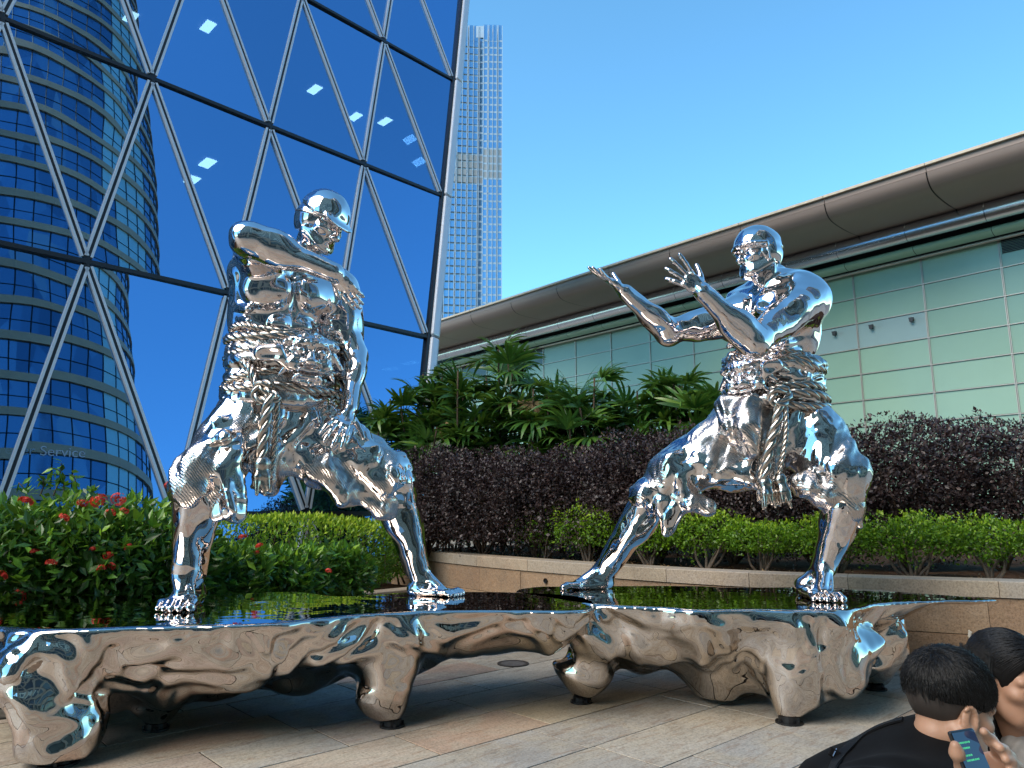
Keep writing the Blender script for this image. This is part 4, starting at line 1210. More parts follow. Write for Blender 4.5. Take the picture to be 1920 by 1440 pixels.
        s_ = rr.uniform(.042, .062) * (1.25 if py < 950 else .9); o.scale = (s_, s_, s_); o.rotation_euler = (rr.normal() * .35 + .25, rr.normal() * .35, rr.uniform(0, 6))

# --- raised bed: lime shrubs, purple hedge, palms
def raised_bed():
    rr = np.random.default_rng(51)
    Ltot = WS[-1]
    def wp(s, back):
        p, t = WPOS(s); n = V(t[1], -t[0], 0); n = -n if n[1] > 0 else n
        return p - n * back, math.atan2(t[1], t[0])
    places = ['leftmost, behind the left statue shin', 'second from the left, behind the left statue foot', 'left of the centre gap between the statues', 'in the centre gap between the statues', 'beside the forward shin of the right statue', 'low, under the right statue, left of the middle', 'under the middle of the right statue', 'under the right statue, left of its rear shin', 'just right of the rear shin of the right statue', 'right of the right statue, second from its leg', 'near the right edge, third from the right statue', 'at the right edge of the photo']
    ss = np.linspace(2.2, 12.2, 12)
    ss = np.array([1.2, 2.2, 3.2, 4.2, 5.2, 6.2, 7.15, 8.05, 8.95, 9.8, 10.6, 11.5])
    for i, s in enumerate(ss):
        p, an = wp(s, .80 + rr.uniform(-.1, .15)); h = .24 + rr.uniform(-.07, .06)
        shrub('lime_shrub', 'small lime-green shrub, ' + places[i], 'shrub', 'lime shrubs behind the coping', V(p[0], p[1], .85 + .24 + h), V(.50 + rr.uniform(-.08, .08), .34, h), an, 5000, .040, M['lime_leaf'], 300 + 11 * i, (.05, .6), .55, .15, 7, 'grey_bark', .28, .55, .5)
    plab = ['leftmost part of the dark purple hedge, behind the left statue knee', 'dark purple hedge bush below the palms, left of centre', 'dark purple hedge bush below the middle of the palms', 'dark purple hedge bush in the centre between the statues', 'dark purple hedge bush behind the forward leg of the right statue', 'dark purple hedge bush behind the middle of the right statue', 'dark purple hedge bush just right of the right statue', 'tall dark purple hedge bush right of the right statue', 'dark purple hedge bush at the right edge of the photo']
    psp = [(805, 13.0, 1.82), (905, 12.4, 1.78), (1005, 11.9, 1.75), (1115, 11.4, 1.78), (1235, 10.9, 1.90), (1370, 10.4, 1.85), (1520, 10.1, 1.85), (1690, 9.8, 1.98), (1870, 9.5, 1.96)]
    for i, (px, Y, h) in enumerate(psp):
        p = at(px, 960, Y); an = math.radians(-45 if i < 5 else -30)
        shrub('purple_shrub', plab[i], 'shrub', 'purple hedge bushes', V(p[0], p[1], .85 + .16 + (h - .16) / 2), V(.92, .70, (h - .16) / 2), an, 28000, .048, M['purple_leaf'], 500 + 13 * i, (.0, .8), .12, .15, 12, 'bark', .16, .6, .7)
    # lady palms
    def frond_mesh(seed, dry=False):
        r2 = np.random.default_rng(seed); nb = r2.integers(8, 13); vs, q, tn = [], [], []; base = 0
        mb = MB()
        span = r2.uniform(2.3, 3.2)
        for k in range(nb):
            az = -span / 2 + span * k / (nb - 1) + r2.normal() * .05; Lb = r2.uniform(.30, .44) * (1 - .25 * abs(k / (nb - 1) - .5)); wd = r2.uniform(.016, .024)
            d = V(math.cos(az), math.sin(az), 0); sd = V(-math.sin(az), math.cos(az), 0); dr = r2.uniform(.25, .8)
            prof = []
            for j, tq in enumerate(np.linspace(0, 1, 6)):
                c = d * Lb * (tq - .18 * dr * tq ** 3) + V(0, 0, .05 * tq - dr * .26 * tq ** 2.4)
                w = wd * [.35, .85, 1.0, .95, .75, .12][j]
                prof += [c + sd * w, c - V(0, 0, .25 * w), c - sd * w]
            qs = []
            for j in range(5):
                for e in range(2): qs.append([j * 3 + e, j * 3 + e + 1, (j + 1) * 3 + e + 1, (j + 1) * 3 + e])
            mb.add(prof, qs); tn += [r2.uniform(.1, .95)] * 18
        me = mb.mesh('frond', True)
        a = me.attributes.new('tint', 'FLOAT', 'POINT'); a.data.foreach_set('value', np.array(tn, np.float32))
        me.materials.append(M['dry_leaf'] if dry else M['palm_leaf']); return me
    fm = [frond_mesh(700 + i) for i in range(9)]; dm = frond_mesh(740, True)
    pal = [(722, 14.6, 3.1, 'leftmost lady palm, in front of the glass building'), (775, 14.2, 3.4, 'lady palm second from the left, across the edge of the glass building'), (832, 14.6, 3.6, 'lady palm third from the left, just right of the glass building edge'), (885, 14.1, 3.6, 'lady palm with drooping fronds over the purple hedge, left of centre'), (945, 14.4, 3.85, 'tall lady palm at the highest part of the palm clump'),
           (1000, 13.7, 3.7, 'lady palm with large drooping fan leaves in the centre of the clump'), (1050, 13.9, 3.5, 'lady palm second from the right end of the dense clump'), (1095, 13.2, 3.2, 'lady palm at the right end of the dense clump'), (1170, 13.6, 3.1, 'slim lady palm below the forward hand of the right statue'), (1235, 13.2, 3.35, 'lady palm below the raised forearm of the right statue'), (1300, 12.8, 3.15, 'lady palm just left of the right statue waist'), (1350, 12.3, 2.5, 'short lady palm behind the hips of the right statue')]
    for i, (px, Y, h, lab) in enumerate(pal):
        p = at(px, 900, Y); r2 = np.random.default_rng(800 + i)
        root = empty('lady_palm', lab, 'palm', 'lady palms in the raised bed', (p[0], p[1], .85))
        nst = 6; pet = MB()
        for k in range(nst):
            b0 = V(r2.normal() * .15, r2.normal() * .15, 0); hh = h * r2.uniform(.66, 1.02); tp = b0 + V(r2.normal() * .22, r2.normal() * .22, hh)
            m = MB(); pth = smooth_path([b0, b0 * .5 + tp * .5 + V(r2.normal() * .04, r2.normal() * .04, 0), tp], 8); m.tube(pth, np.linspace(.022, .016, len(pth)), 6); m.build('trunk', M['bark'], root, True)
            nfr = 11
            for j in range(nfr):
                az = r2.uniform(0, 6.28); el = r2.uniform(-.1, 1.25) if j < 7 else r2.uniform(1.1, 1.5); tq = r2.uniform(.45, 1.0)
                st = pth[int(tq * (len(pth) - 1))]; pl = r2.uniform(.25, .5); dv = V(math.cos(az) * math.cos(el), math.sin(az) * math.cos(el), math.sin(el))
                e = st + dv * pl + V(0, 0, -.02)
                o = obj('frond', dm if (j == 0 and k == 0 and i in (3, 5)) else fm[r2.integers(9)], None, root)
                o.location = e; el2 = el - r2.uniform(.15, .55) if dm != o.data else -1.2
                o.rotation_euler = Vector((math.cos(az) * math.cos(el2), math.sin(az) * math.cos(el2), math.sin(el2))).to_track_quat('X', 'Z').to_euler()
                sc = r2.uniform(1.35, 1.85); o.scale = (sc, sc, sc)
                pet.tube([st, (st + e) / 2 + V(0, 0, .02), e], .006, 4, cap=False)
        pet.build('petioles', M['palm_stalk'], root, kind='stuff')
    # dead leaves on the soil
    n_ = 900; P_ = []
    for k in range(n_):
        p, an = wp(rr.uniform(1.5, 13), rr.uniform(.33, 1.3)); P_.append(V(p[0], p[1], .885))
    me = leaves_mesh('leaf_litter', np.array(P_), rr.normal(size=(n_, 3)) * V(1, 1, .25), rr.normal(size=(n_, 3)) * .4 + V(0, 0, 1), rr.uniform(.03, .07, n_), rr.uniform(.015, .03, n_), rr.uniform(0, 1, n_))
    tag(obj('leaf_litter', me, M['dry_leaf']), 'brown leaf litter lying on the soil behind the coping', 'leaf litter', None, 'stuff')
M['palm_stalk'] = plain('palm_stalk', (.05, .10, .03), .5)
left_bed(); raised_bed()
# ------------------------------------------------------------------ the left statue
def statue_left():
    S = 2.54
    root = empty('warrior_statue', 'polished chrome warrior statue with forearm drawn across his chest, on the left base', 'statue', None, at(540, 1130, 6.25))
    root.location.z = BASE_Z
    inv = np.array(root.location)
    def fin(o):
        o.location = -inv; return o
    Rt = frame(V(.52, -.85, -.04), V(-.02, 0.02, 1))
    pel = at(528, 770, 6.3)
    lo, hi = V(-3.45, 5.0, .78), V(-.30, 7.35, 4.75)
    F = Field(lo, hi, .0115)
    torso(F, pel, Rt, S)
    # arm folded across the chest
    sh, el, wr = at(497, 478, 6.02), at(465, 447, 5.5), at(628, 512, 5.66)
    arm(F, sh, el, wr, S * 1.16, V(-.75, -.6, .25))
    hand(F, wr, at(664, 560, 5.74) - wr, V(.1, .95, .1), .36, [(.2, .3, .2), (.2, .3, .2), (.2, .3, .2), (.25, .3, .2)], .03, thumb=-1, thumb_curl=.1, thumb_open=.35)
    # arm hanging, hand braced on the inner thigh
    sh2, el2, wr2 = at(634, 540, 6.5), at(664, 668, 6.42), at(656, 768, 6.08)
    arm(F, sh2, el2, wr2, S * 1.05, V(.5, .85, 0))
    hand(F, wr2, at(615, 828, 5.80) - wr2, V(-.25, .9, -.3), .42, [(.1, .3, .2), (.1, .25, .2), (.1, .25, .2), (.15, .3, .2)], .16, thumb=1, thumb_curl=.12, thumb_open=1.3)
    # legs
    kn1, an1 = at(368, 905, 5.74), at(352, 1078, 5.86)
    shank(F, kn1, an1, S * 1.12, V(.75, .6, 0))
    t1 = gz(318, 1143, BASE_Z + .0); h1 = gz(368, 1134, BASE_Z)
    foot(F, an1, gz(322, 1150, BASE_Z), gz(366, 1128, BASE_Z), .6, .62)
    kn2, an2 = at(742, 908, 6.45), at(783, 1070, 6.78)
    shank(F, kn2, an2, S * 1.14, V(-.8, .45, 0))
    foot(F, an2, gz(864, 1119, BASE_Z), gz(766, 1116, BASE_Z), .6, .62)
    # head
    Rh = frame(V(.80, -.42, -.50), V(.46, -.20, 1))
    hc = at(604, 418, 6.12); neck = at(572, 478, 6.22)
    head(F, hc, Rh, 2.05, neck)
    F.displace(lambda p: .0035 * waves(3, .2, warp=.05)(p))
    fin(F.build('body', M['chrome'], root, 2))
    # helmet
    G = Field(hc - .42, hc + .42, .008)
    def HP(x, y, z): return hc + (np.array([x, y, z]) * 2.05) @ Rh
    G.ell(HP(0, -.008, .032), np.array([.100, .126, .118]) * 2.05, Rh, 0)
    G.plane(HP(0, .02, .03), -(Rh[2] + Rh[1] * .22)); 
    G.ell(HP(0, -.03, .0), np.array([.098, .106, .104]) * 2.05, Rh, .02)
    G.ell(HP(0, .075, -.06), np.array([.072, .085, .094]) * 2.05, Rh, .02, True)
    G.ell(HP(0, .098, .026), np.array([.085, .045, .011]) * 2.05, frame(Rh[1] - Rh[2] * .55, Rh[2] + Rh[1] * .55), .03)
    G.cap(HP(-.088, .03, .022), HP(-.06, .09, .036), .014, .012, .02); G.cap(HP(.088, .03, .022), HP(.06, .09, .036), .014, .012, .02)
    G.plane(HP(0, -.09, -.075), -(Rh[2] - Rh[1] * .12), .01)
    G.displace(lambda p: .003 * waves(8, .16, warp=.04)(p))
    hm = G.build('helmet', M['chrome'], root, 2); fin(hm)
    mb = MB(); rim = [HP(.101 * math.sin(a), -.012 + .126 * math.cos(a), .010 + .012 * math.cos(a)) for a in np.linspace(.75, 2 * np.pi - .75, 40)]
    mb.tube(rim, .008, 6); r = mb.build('rim', M['rope_chrome'], hm, True)
    # trousers
    T = Field(lo, hi, .0125)
    T.ell(pel - V(0, 0, .02), V(.43, .33, .30), Rt, .02)
    hp1, hp2 = at(468, 800, 6.15), at(598, 812, 6.38)
    T.cap(hp1, at(390, 880, 5.8), .30, .23, .16); T.cap(at(390, 880, 5.8), at(366, 915, 5.74), .23, .19, .05)
    T.cap(hp2, at(722, 890, 6.44), .29, .23, .16); T.cap(at(722, 890, 6.44), at(728, 935, 6.46), .22, .17, .05)
    T.cap(hp1, hp2, .28, .28, .1)
    T.cap(at(545, 850, 6.15), at(490, 905, 6.0), .17, .09, .1)                    # cloth hanging between the legs
    T.cap(at(495, 800, 5.95), at(500, 915, 5.95), .11, .08, .08)
    T.cap(at(430, 830, 5.72), at(438, 962, 5.68), .10, .085, .06)                 # flap over the near thigh
    T.cap(at(418, 800, 5.85), at(412, 965, 5.72), .10, .06, .06)
    T.cap(at(600, 880, 6.2), at(668, 925, 6.3), .17, .12, .1)
    T.cap(at(325, 905, 5.75), at(345, 870, 5.72), .03, .05, .05); T.cap(at(330, 890, 5.68), at(358, 930, 5.66), .04, .06, .04)
    T.cap(at(690, 945, 6.3), at(735, 965, 6.4), .07, .06, .06); T.cap(at(740, 900, 6.3), at(768, 898, 6.36), .09, .03, .05)
    T.cap(at(575, 850, 6.1), at(640, 935, 6.2), .07, .06, .06)
    w1, w2, w3 = waves(21, .24, aniso=(1, 1, .25), warp=.12), waves(22, .11, aniso=(1, 1, .5), warp=.06), waves(23, .055, warp=.04)
    T.displace(lambda p: .020 * w1(p) + .004 * w2(p), .16)
    tr = T.build('trousers', M['cloth_chrome'], root, 1); fin(tr)
    # sash: stacked folds round the waist
    W = Field(V(-2.7, 5.5, 2.3), V(-1.1, 7.1, 3.4), .011)
    for py, a, b, r in ((652, .42, .34, .06), (668, .40, .33, .09), (692, .41, .335, .09), (718, .42, .345, .075), (742, .445, .36, .07), (755, .46, .37, .06)):
        c = at(533 - (py - 640) * .04, py, 6.3); pts = coil(c, Rt, a, b, (.01, -.03), .02, py, 40)
        for i in range(40): W.cap(pts[i], pts[(i + 1) % 40], r, r, .02)
    W.ell(at(533, 700, 6.3), V(.40, .32, .30), Rt, .03)
    w4, w5 = waves(31, .13, aniso=(.35, .35, 1), warp=.08), waves(32, .05, warp=.03)
    W.displace(lambda p: .010 * w4(p))
    ss = W.build('sash', M['cloth_chrome'], root, 1); fin(ss)
    # ropes
    for py, a, b, r, t, sd in ((632, .455, .37, .030, (.02, -.05), 1), (643, .48, .40, .042, (-.01, -.06), 2), (657, .47, .41, .030, (-.05, -.09), 3),
                               (716, .50, .41, .036, (-.06, .02), 4), (744, .52, .43, .040, (.03, .0), 5)):
        fin(obj('rope', rope_mesh('rope', coil(at(535, py, 6.3), Rt, a, b, t, .022, sd, 170), r, True), M['rope_chrome'], root))
    fin(obj('rope', rope_mesh('rope', smooth_path([at(448, 668, 5.95), at(470, 690, 5.82), at(482, 722, 5.78), at(505, 735, 5.75), at(520, 745, 5.75), at(500, 752, 5.74), at(478, 742, 5.76), at(488, 720, 5.76), at(510, 722, 5.75)], 120), .036), M['rope_chrome'], root))
    hang = [at(508, 742, 5.74), at(500, 775, 5.72), at(494, 815, 5.74), at(490, 860, 5.76)]
    fin(obj('rope', rope_mesh('rope', smooth_path(hang, 60), .05), M['rope_chrome'], root))
    fin(obj('rope', rope_mesh('rope', smooth_path([at(520, 745, 5.78), at(518, 800, 5.8), at(512, 860, 5.82), at(504, 905, 5.84)], 60), .026), M['rope_chrome'], root))
    K = Field(at(470, 960, 5.9) - V(.2, .3, .2), at(520, 850, 5.9) + V(.3, .3, .15), .009)
    tassel(K, at(492, 866, 5.77), V(.12, 0, -1), .24, .09, 3)
    fin(K.build('tassel', M['rope_chrome'], root, 1))
    # belt mask
    mc = at(580, 672, 5.9); Rm = frame(V(.38, -.92, -.05), V(.08, 0, 1))
    Q = Field(mc - .4, mc + .4, .0075)
    mask_field(Q, mc, Rm, .40)
    Q.displace(lambda p: .003 * waves(41, .05, warp=.03)(p))
    fin(Q.build('belt_mask', M['chrome'], root, 1))
    L2 = Field(at(490, 668, 5.8) - V(.35, .3, .3), at(490, 668, 5.8) + V(.35, .3, .3), .009)    # lobed ear of the mask
    L2.chain([at(545, 690, 5.82), at(520, 660, 5.78), at(492, 662, 5.78), at(470, 655, 5.84)], [.04, .075, .07, .02], .04)
    L2.ell(at(505, 665, 5.7), V(.10, .05, .055), None, .03, True)
    fin(L2.build('mask_ear', M['chrome'], root, 1))

# ------------------------------------------------------------------ the right statue
def statue_right():
    S = 2.47
    root = empty('warrior_statue', 'polished chrome warrior statue with both open hands raised forward, on the right base', 'statue', None, at(1390, 1120, 6.9))
    root.location.z = BASE_Z
    inv = np.array(root.location)
    def fin(o):
        o.location = -inv; return o
    Rt = frame(V(-.84, -.54, -.02), V(.03, 0, 1))
    pel = at(1447, 775, 6.95)
    lo, hi = V(.42, 5.6, .78), V(3.75, 8.05, 4.8)
    F = Field(lo, hi, .0115)
    torso(F, pel, Rt, S)
    # near arm
    sh, el, wr = at(1517, 560, 6.62), at(1412, 642, 6.2), at(1318, 548, 6.0)
    arm(F, sh, el, wr, S * 1.2, V(.1, -.35, -1))
    hand(F, wr, at(1262, 500, 5.95) - wr, V(-.25, .85, .35), .40, [(-.05, .12, .1), (.0, .15, .1), (.1, .2, .15), (.2, .25, .15)], .20, thumb=-1, thumb_curl=.15, thumb_open=.75)
    # far arm
    sh2, el2, wr2 = at(1398, 592, 7.12), at(1252, 622, 6.95), at(1172, 548, 6.75)
    arm(F, sh2, el2, wr2, S * 1.18, V(-.1, 0, -1))
    hand(F, wr2, at(1118, 506, 6.68) - wr2, V(-.35, -.25, .75), .42, [(-.1, .05, .1), (-.15, .1, .1), (-.1, .12, .12), (.0, .15, .15)], .22, thumb=1, thumb_curl=.1, thumb_open=.9)
    # legs
    kn1, an1 = at(1222, 925, 6.95), at(1133, 1072, 7.35)
    shank(F, kn1, an1, S * 1.15, V(.85, .5, -.3))
    foot(F, an1, gz(1048, 1106, BASE_Z), gz(1150, 1103, BASE_Z), .6, .6)
    kn2, an2 = at(1580, 950, 6.5), at(1546, 1062, 6.62)
    shank(F, kn2, an2, S * 1.16, V(.55, .85, 0))
    t2 = gz(1560, 1131, BASE_Z); foot(F, an2, t2, t2 + V(-.02, .62, 0), .6, .62)
    Rh = frame(V(-.93, -.34, -.14), V(-.06, .0, 1))
    hc = at(1421, 478, 6.75); neck = at(1448, 545, 6.88)
    head(F, hc, Rh, 2.0, neck)
    F.displace(lambda p: .0035 * waves(5, .2, warp=.05)(p))
    fin(F.build('body', M['chrome'], root, 2))
    # helmet with cheek guard
    G = Field(hc - .42, hc + .42, .008)
    def HP(x, y, z): return hc + (np.array([x, y, z]) * 2.0) @ Rh
    G.ell(HP(0, -.008, .032), np.array([.102, .126, .118]) * 2.0, Rh, 0)
    G.plane(HP(0, .02, .012), -(Rh[2] + Rh[1] * .1))
    G.ell(HP(0, -.028, -.005), np.array([.104, .09, .09]) * 2.0, Rh, .01)
    G.ell(HP(0, .085, -.07), np.array([.12, .085, .092]) * 2.0, Rh, .012, True)
    for sd in (-1, 1): G.cap(HP(sd * .100, .022, .03), HP(sd * .096, .012, -.06), .012, .012, .015)
    rimf = [HP(.102 * math.sin(a), -.008 + .128 * math.cos(a), .022 + .01 * math.cos(a)) for a in np.linspace(-1.25, 1.25, 15)]
    for i in range(14): G.cap(rimf[i], rimf[i + 1], .016, .016, .015)
    G.plane(HP(0, -.08, -.068), -(Rh[2] - Rh[1] * .1), .01)
    G.displace(lambda p: .003 * waves(9, .16, warp=.04)(p))
    hm = G.build('helmet', M['chrome'], root, 2); fin(hm)
    # trousers
    T = Field(lo, hi, .0125)
    T.ell(pel - V(0, 0, .03), V(.42, .34, .30), Rt, .02)
    hp1, hp2 = at(1385, 815, 6.9), at(1515, 815, 6.75)
    T.cap(hp1, at(1262, 890, 6.92), .30, .24, .16); T.cap(at(1262, 890, 6.92), at(1222, 930, 6.95), .23, .19, .06)
    T.cap(hp2, at(1572, 890, 6.52), .31, .26, .16); T.cap(at(1572, 890, 6.52), at(1582, 948, 6.5), .25, .19, .06)
    T.cap(hp1, hp2, .3, .3, .1); T.cap(at(1420, 840, 6.7), at(1455, 905, 6.6), .2, .13, .12)
    T.cap(at(1330, 880, 6.75), at(1395, 890, 6.7), .17, .16, .1)
    T.cap(at(1275, 930, 6.8), at(1258, 985, 6.78), .12, .06, .06); T.cap(at(1240, 940, 6.8), at(1250, 996, 6.8), .07, .045, .05)
    T.cap(at(1300, 940, 6.75), at(1325, 950, 6.72), .1, .08, .08); T.cap(at(1265, 860, 6.75), at(1290, 945, 6.7), .07, .07, .05)
    T.cap(at(1606, 945, 6.42), at(1612, 985, 6.45), .04, .03, .03)
    T.cap(at(1500, 905, 6.45), at(1545, 930, 6.4), .12, .1, .08)
    w1, w2, w3 = waves(51, .26, aniso=(1, 1, .25), warp=.12), waves(52, .11, aniso=(1, 1, .5), warp=.06), waves(53, .055, warp=.04)
    T.displace(lambda p: .020 * w1(p) + .004 * w2(p), .16)
    fin(T.build('trousers', M['cloth_chrome'], root, 1))
    # apron cloth at the front
    A = Field(at(1350, 880, 6.7) - V(.2, .5, .2), at(1470, 740, 6.6) + V(.2, .4, .1), .011)
    A.chain([at(1365, 760, 6.62), at(1372, 800, 6.56), at(1400, 850, 6.52)], [.10, .12, .06], .06)
    A.chain([at(1405, 765, 6.5), at(1402, 800, 6.45), at(1412, 845, 6.44)], [.12, .13, .08], .06)
    A.cap(at(1352, 758, 6.62), at(1440, 748, 6.42), .06, .05, .05)
    w6 = waves(55, .14, aniso=(.5, .5, 1), warp=.07)
    A.displace(lambda p: .012 * w6(p))
    fin(A.build('apron', M['cloth_chrome'], root, 1))
    # sash
    W = Field(V(1.3, 6.0, 2.35), V(3.3, 7.85, 3.5), .011)
    for py, a, b, r in ((680, .40, .33, .06), (694, .42, .35, .085), (710, .40, .34, .085), (735, .41, .35, .07), (752, .43, .36, .07)):
        pts = coil(at(1449, py, 6.95), Rt, a, b, (.04, .0), .03, py, 40)
        for i in range(40): W.cap(pts[i], pts[(i + 1) % 40], r, r, .02)
    W.ell(at(1449, 712, 6.95), V(.38, .31, .30), Rt, .03)
    W.displace(lambda p: .010 * waves(61, .13, aniso=(.35, .35, 1), warp=.08)(p))
    fin(W.build('sash', M['cloth_chrome'], root, 1))
    for py, a, b, r, t, sd in ((672, .43, .36, .03, (.05, .0), 11), (684, .47, .39, .05, (.06, .01), 12), (694, .48, .40, .04, (.03, .04), 13),
                               (732, .47, .40, .040, (.01, -.02), 14), (750, .50, .42, .046, (.03, -.0), 15), (764, .50, .43, .042, (.05, .0), 16)):
        fin(obj('rope', rope_mesh('rope', coil(at(1449, py, 6.95), Rt, a, b, t, .02, sd, 170), r, True), M['rope_chrome'], root))
    knot = [at(1440, 735, 6.45), at(1462, 728, 6.4), at(1478, 740, 6.4), at(1465, 758, 6.36), at(1446, 752, 6.38), at(1452, 735, 6.36), at(1475, 730, 6.38)]
    fin(obj('rope', rope_mesh('rope', smooth_path(knot, 90), .042), M['rope_chrome'], root))
    fin(obj('rope', rope_mesh('rope', smooth_path([at(1462, 750, 6.38), at(1456, 790, 6.36), at(1444, 830, 6.36), at(1436, 870, 6.38), at(1430, 905, 6.42)], 80), .05), M['rope_chrome'], root))
    fin(obj('rope', rope_mesh('rope', smooth_path([at(1472, 750, 6.38), at(1474, 800, 6.34), at(1468, 850, 6.34), at(1460, 890, 6.4)], 60), .024), M['rope_chrome'], root))
    K = Field(at(1440, 960, 6.4) - V(.3, .35, .2), at(1480, 880, 6.4) + V(.3, .35, .15), .009)
    tassel(K, at(1434, 902, 6.42), V(0, -.05, -1), .22, .085, 5); tassel(K, at(1462, 896, 6.42), V(.12, -.05, -1), .24, .08, 8)
    fin(K.build('tassel', M['rope_chrome'], root, 1))
    mc = at(1398, 712, 6.55); Rm = frame(V(-.62, -.78, -.05), V(-.1, 0, 1))
    Q = Field(mc - .4, mc + .4, .0075)
    mask_field(Q, mc, Rm, .38)
    Q.displace(lambda p: .003 * waves(71, .05, warp=.03)(p))
    fin(Q.build('belt_mask', M['chrome'], root, 1))
    L2 = Field(at(1450, 690, 6.4) - V(.35, .4, .3), at(1450, 690, 6.4) + V(.35, .4, .3), .009)
    L2.chain([at(1428, 715, 6.46), at(1438, 690, 6.42), at(1455, 685, 6.42), at(1478, 695, 6.48)], [.04, .07, .06, .02], .04)
    L2.ell(at(1450, 690, 6.34), V(.08, .05, .05), None, .03, True)
    fin(L2.build('mask_ear', M['chrome'], root, 1))

statue_left(); statue_right()
# ------------------------------------------------------------------ bases
def poly_sd(px, py, poly):
    d = np.full(px.shape, 1e9); s = np.ones(px.shape); n = len(poly)
    for i in range(n):
        a, b = poly[i], poly[i - 1]; e = b - a; wx, wy = px - a[0], py - a[1]
        t = np.clip((wx * e[0] + wy * e[1]) / (e @ e), 0, 1)
        d = np.minimum(d, (wx - e[0] * t) ** 2 + (wy - e[1] * t) ** 2)
        c1, c2, c3 = py >= a[1], py < b[1], e[0] * wy > e[1] * wx
        s = np.where((c1 & c2 & c3) | (~c1 & ~c2 & ~c3), -s, s)
    return s * np.sqrt(d)

def make_base(label, outline_px, thick_px, legs, lo, hi, seed, blobs=()):
    poly = smooth_path([gz(x, y, BASE_Z)[:2] for x, y in outline_px], 160, True)
    c = poly.mean(0)
    root = empty('statue_base', label, 'statue base', None, (c[0], c[1], 0)); inv = V(c[0], c[1], 0)
    F = Field(lo, hi, .016)
    X, Y = np.meshgrid(F.ax[0], F.ax[1], indexing='ij')
    d2 = poly_sd(X.astype(float), Y.astype(float), poly)
    rr = np.random.default_rng(seed)
    # depth of the slab below its flat top, given along the front
    xs = [gz(x, 1150, BASE_Z)[0] for x, _ in thick_px]; t = np.interp(X, xs, [v for _, v in thick_px])
    lump = waves(seed + 1, .75, aniso=(1, 1, .01))(np.stack([X.ravel(), Y.ravel(), 0 * X.ravel()], -1)).reshape(X.shape)
    t = t * (1 + .22 * lump)
    for z_i, z in enumerate(F.ax[2]):
        q = np.clip((BASE_Z - z) / t, -1, 2.2)
        F.D[:, :, z_i] = np.maximum(d2 + .20 * q + np.sign(q) * np.abs(q) ** 4 * np.clip(t, .15, .5) * .7, (BASE_Z - z) - t * 1.15)
    F.D = np.minimum(F.D, 1.0).astype(np.float32)
    for (pts, rad, k) in blobs: F.chain(pts, rad, k)
    for (top, bot, r0, r1) in legs:
        mid = top * .36 + bot * .64 + V(rr.uniform(-.04, .04), rr.uniform(-.04, .04), 0)
        F.chain([top, mid, bot], [r0, .205, r1 * .85], .24)
    w1, w2, w3 = waves(seed + 3, .62, aniso=(1, 1, 1.2), warp=.22), waves(seed + 4, .30, warp=.15), waves(seed + 5, .16, warp=.08)
    F.displace(lambda p: (.050 * w1(p) + .030 * w2(p) + .005 * w3(p)) * np.clip((BASE_Z - p[:, 2]) / .12, 0, 1) * np.clip(p[:, 2] / .45, .25, 1), .3)
    F.plane(V(0, 0, BASE_Z), V(0, 0, 1), 0.035)
    v, q = F.mesh(3)
    # true flat top
    m = v[:, 2] > BASE_Z - .0025; v[m, 2] = BASE_Z
    v[v[:, 2] < .055, 2] = .055
    sl = obj('slab', mesh_np('slab', v, q, True), M['base_chrome'], root); sl.location = -inv
    for (top, bot, r0, r1) in legs:
        mb = MB()
        th = np.linspace(0, 2 * np.pi, 16, endpoint=False)
        for z0, z1, r in ((.0, .015, r1 * .95), (.015, .085, r1 * .72)):
            ring = np.stack([np.cos(th) * r, np.sin(th) * r, 0 * th], -1) + V(bot[0], bot[1], 0)
            vv = np.vstack([ring + V(0, 0, z0), ring + V(0, 0, z1), [[bot[0], bot[1], z1]]])
            mb.add(vv, [[i, (i + 1) % 16, 16 + (i + 1) % 16, 16 + i] for i in range(16)], [[32, 16 + i, 16 + (i + 1) % 16] for i in range(16)])
        for k in range(4):
            a = k * math.pi / 2 + .4; mb.box(V(bot[0] + math.cos(a) * r1 * .82, bot[1] + math.sin(a) * r1 * .82, .024), (.010, .010, .012))
        p = mb.build('foot_pad', M['black_iron'], root); p.location = -inv

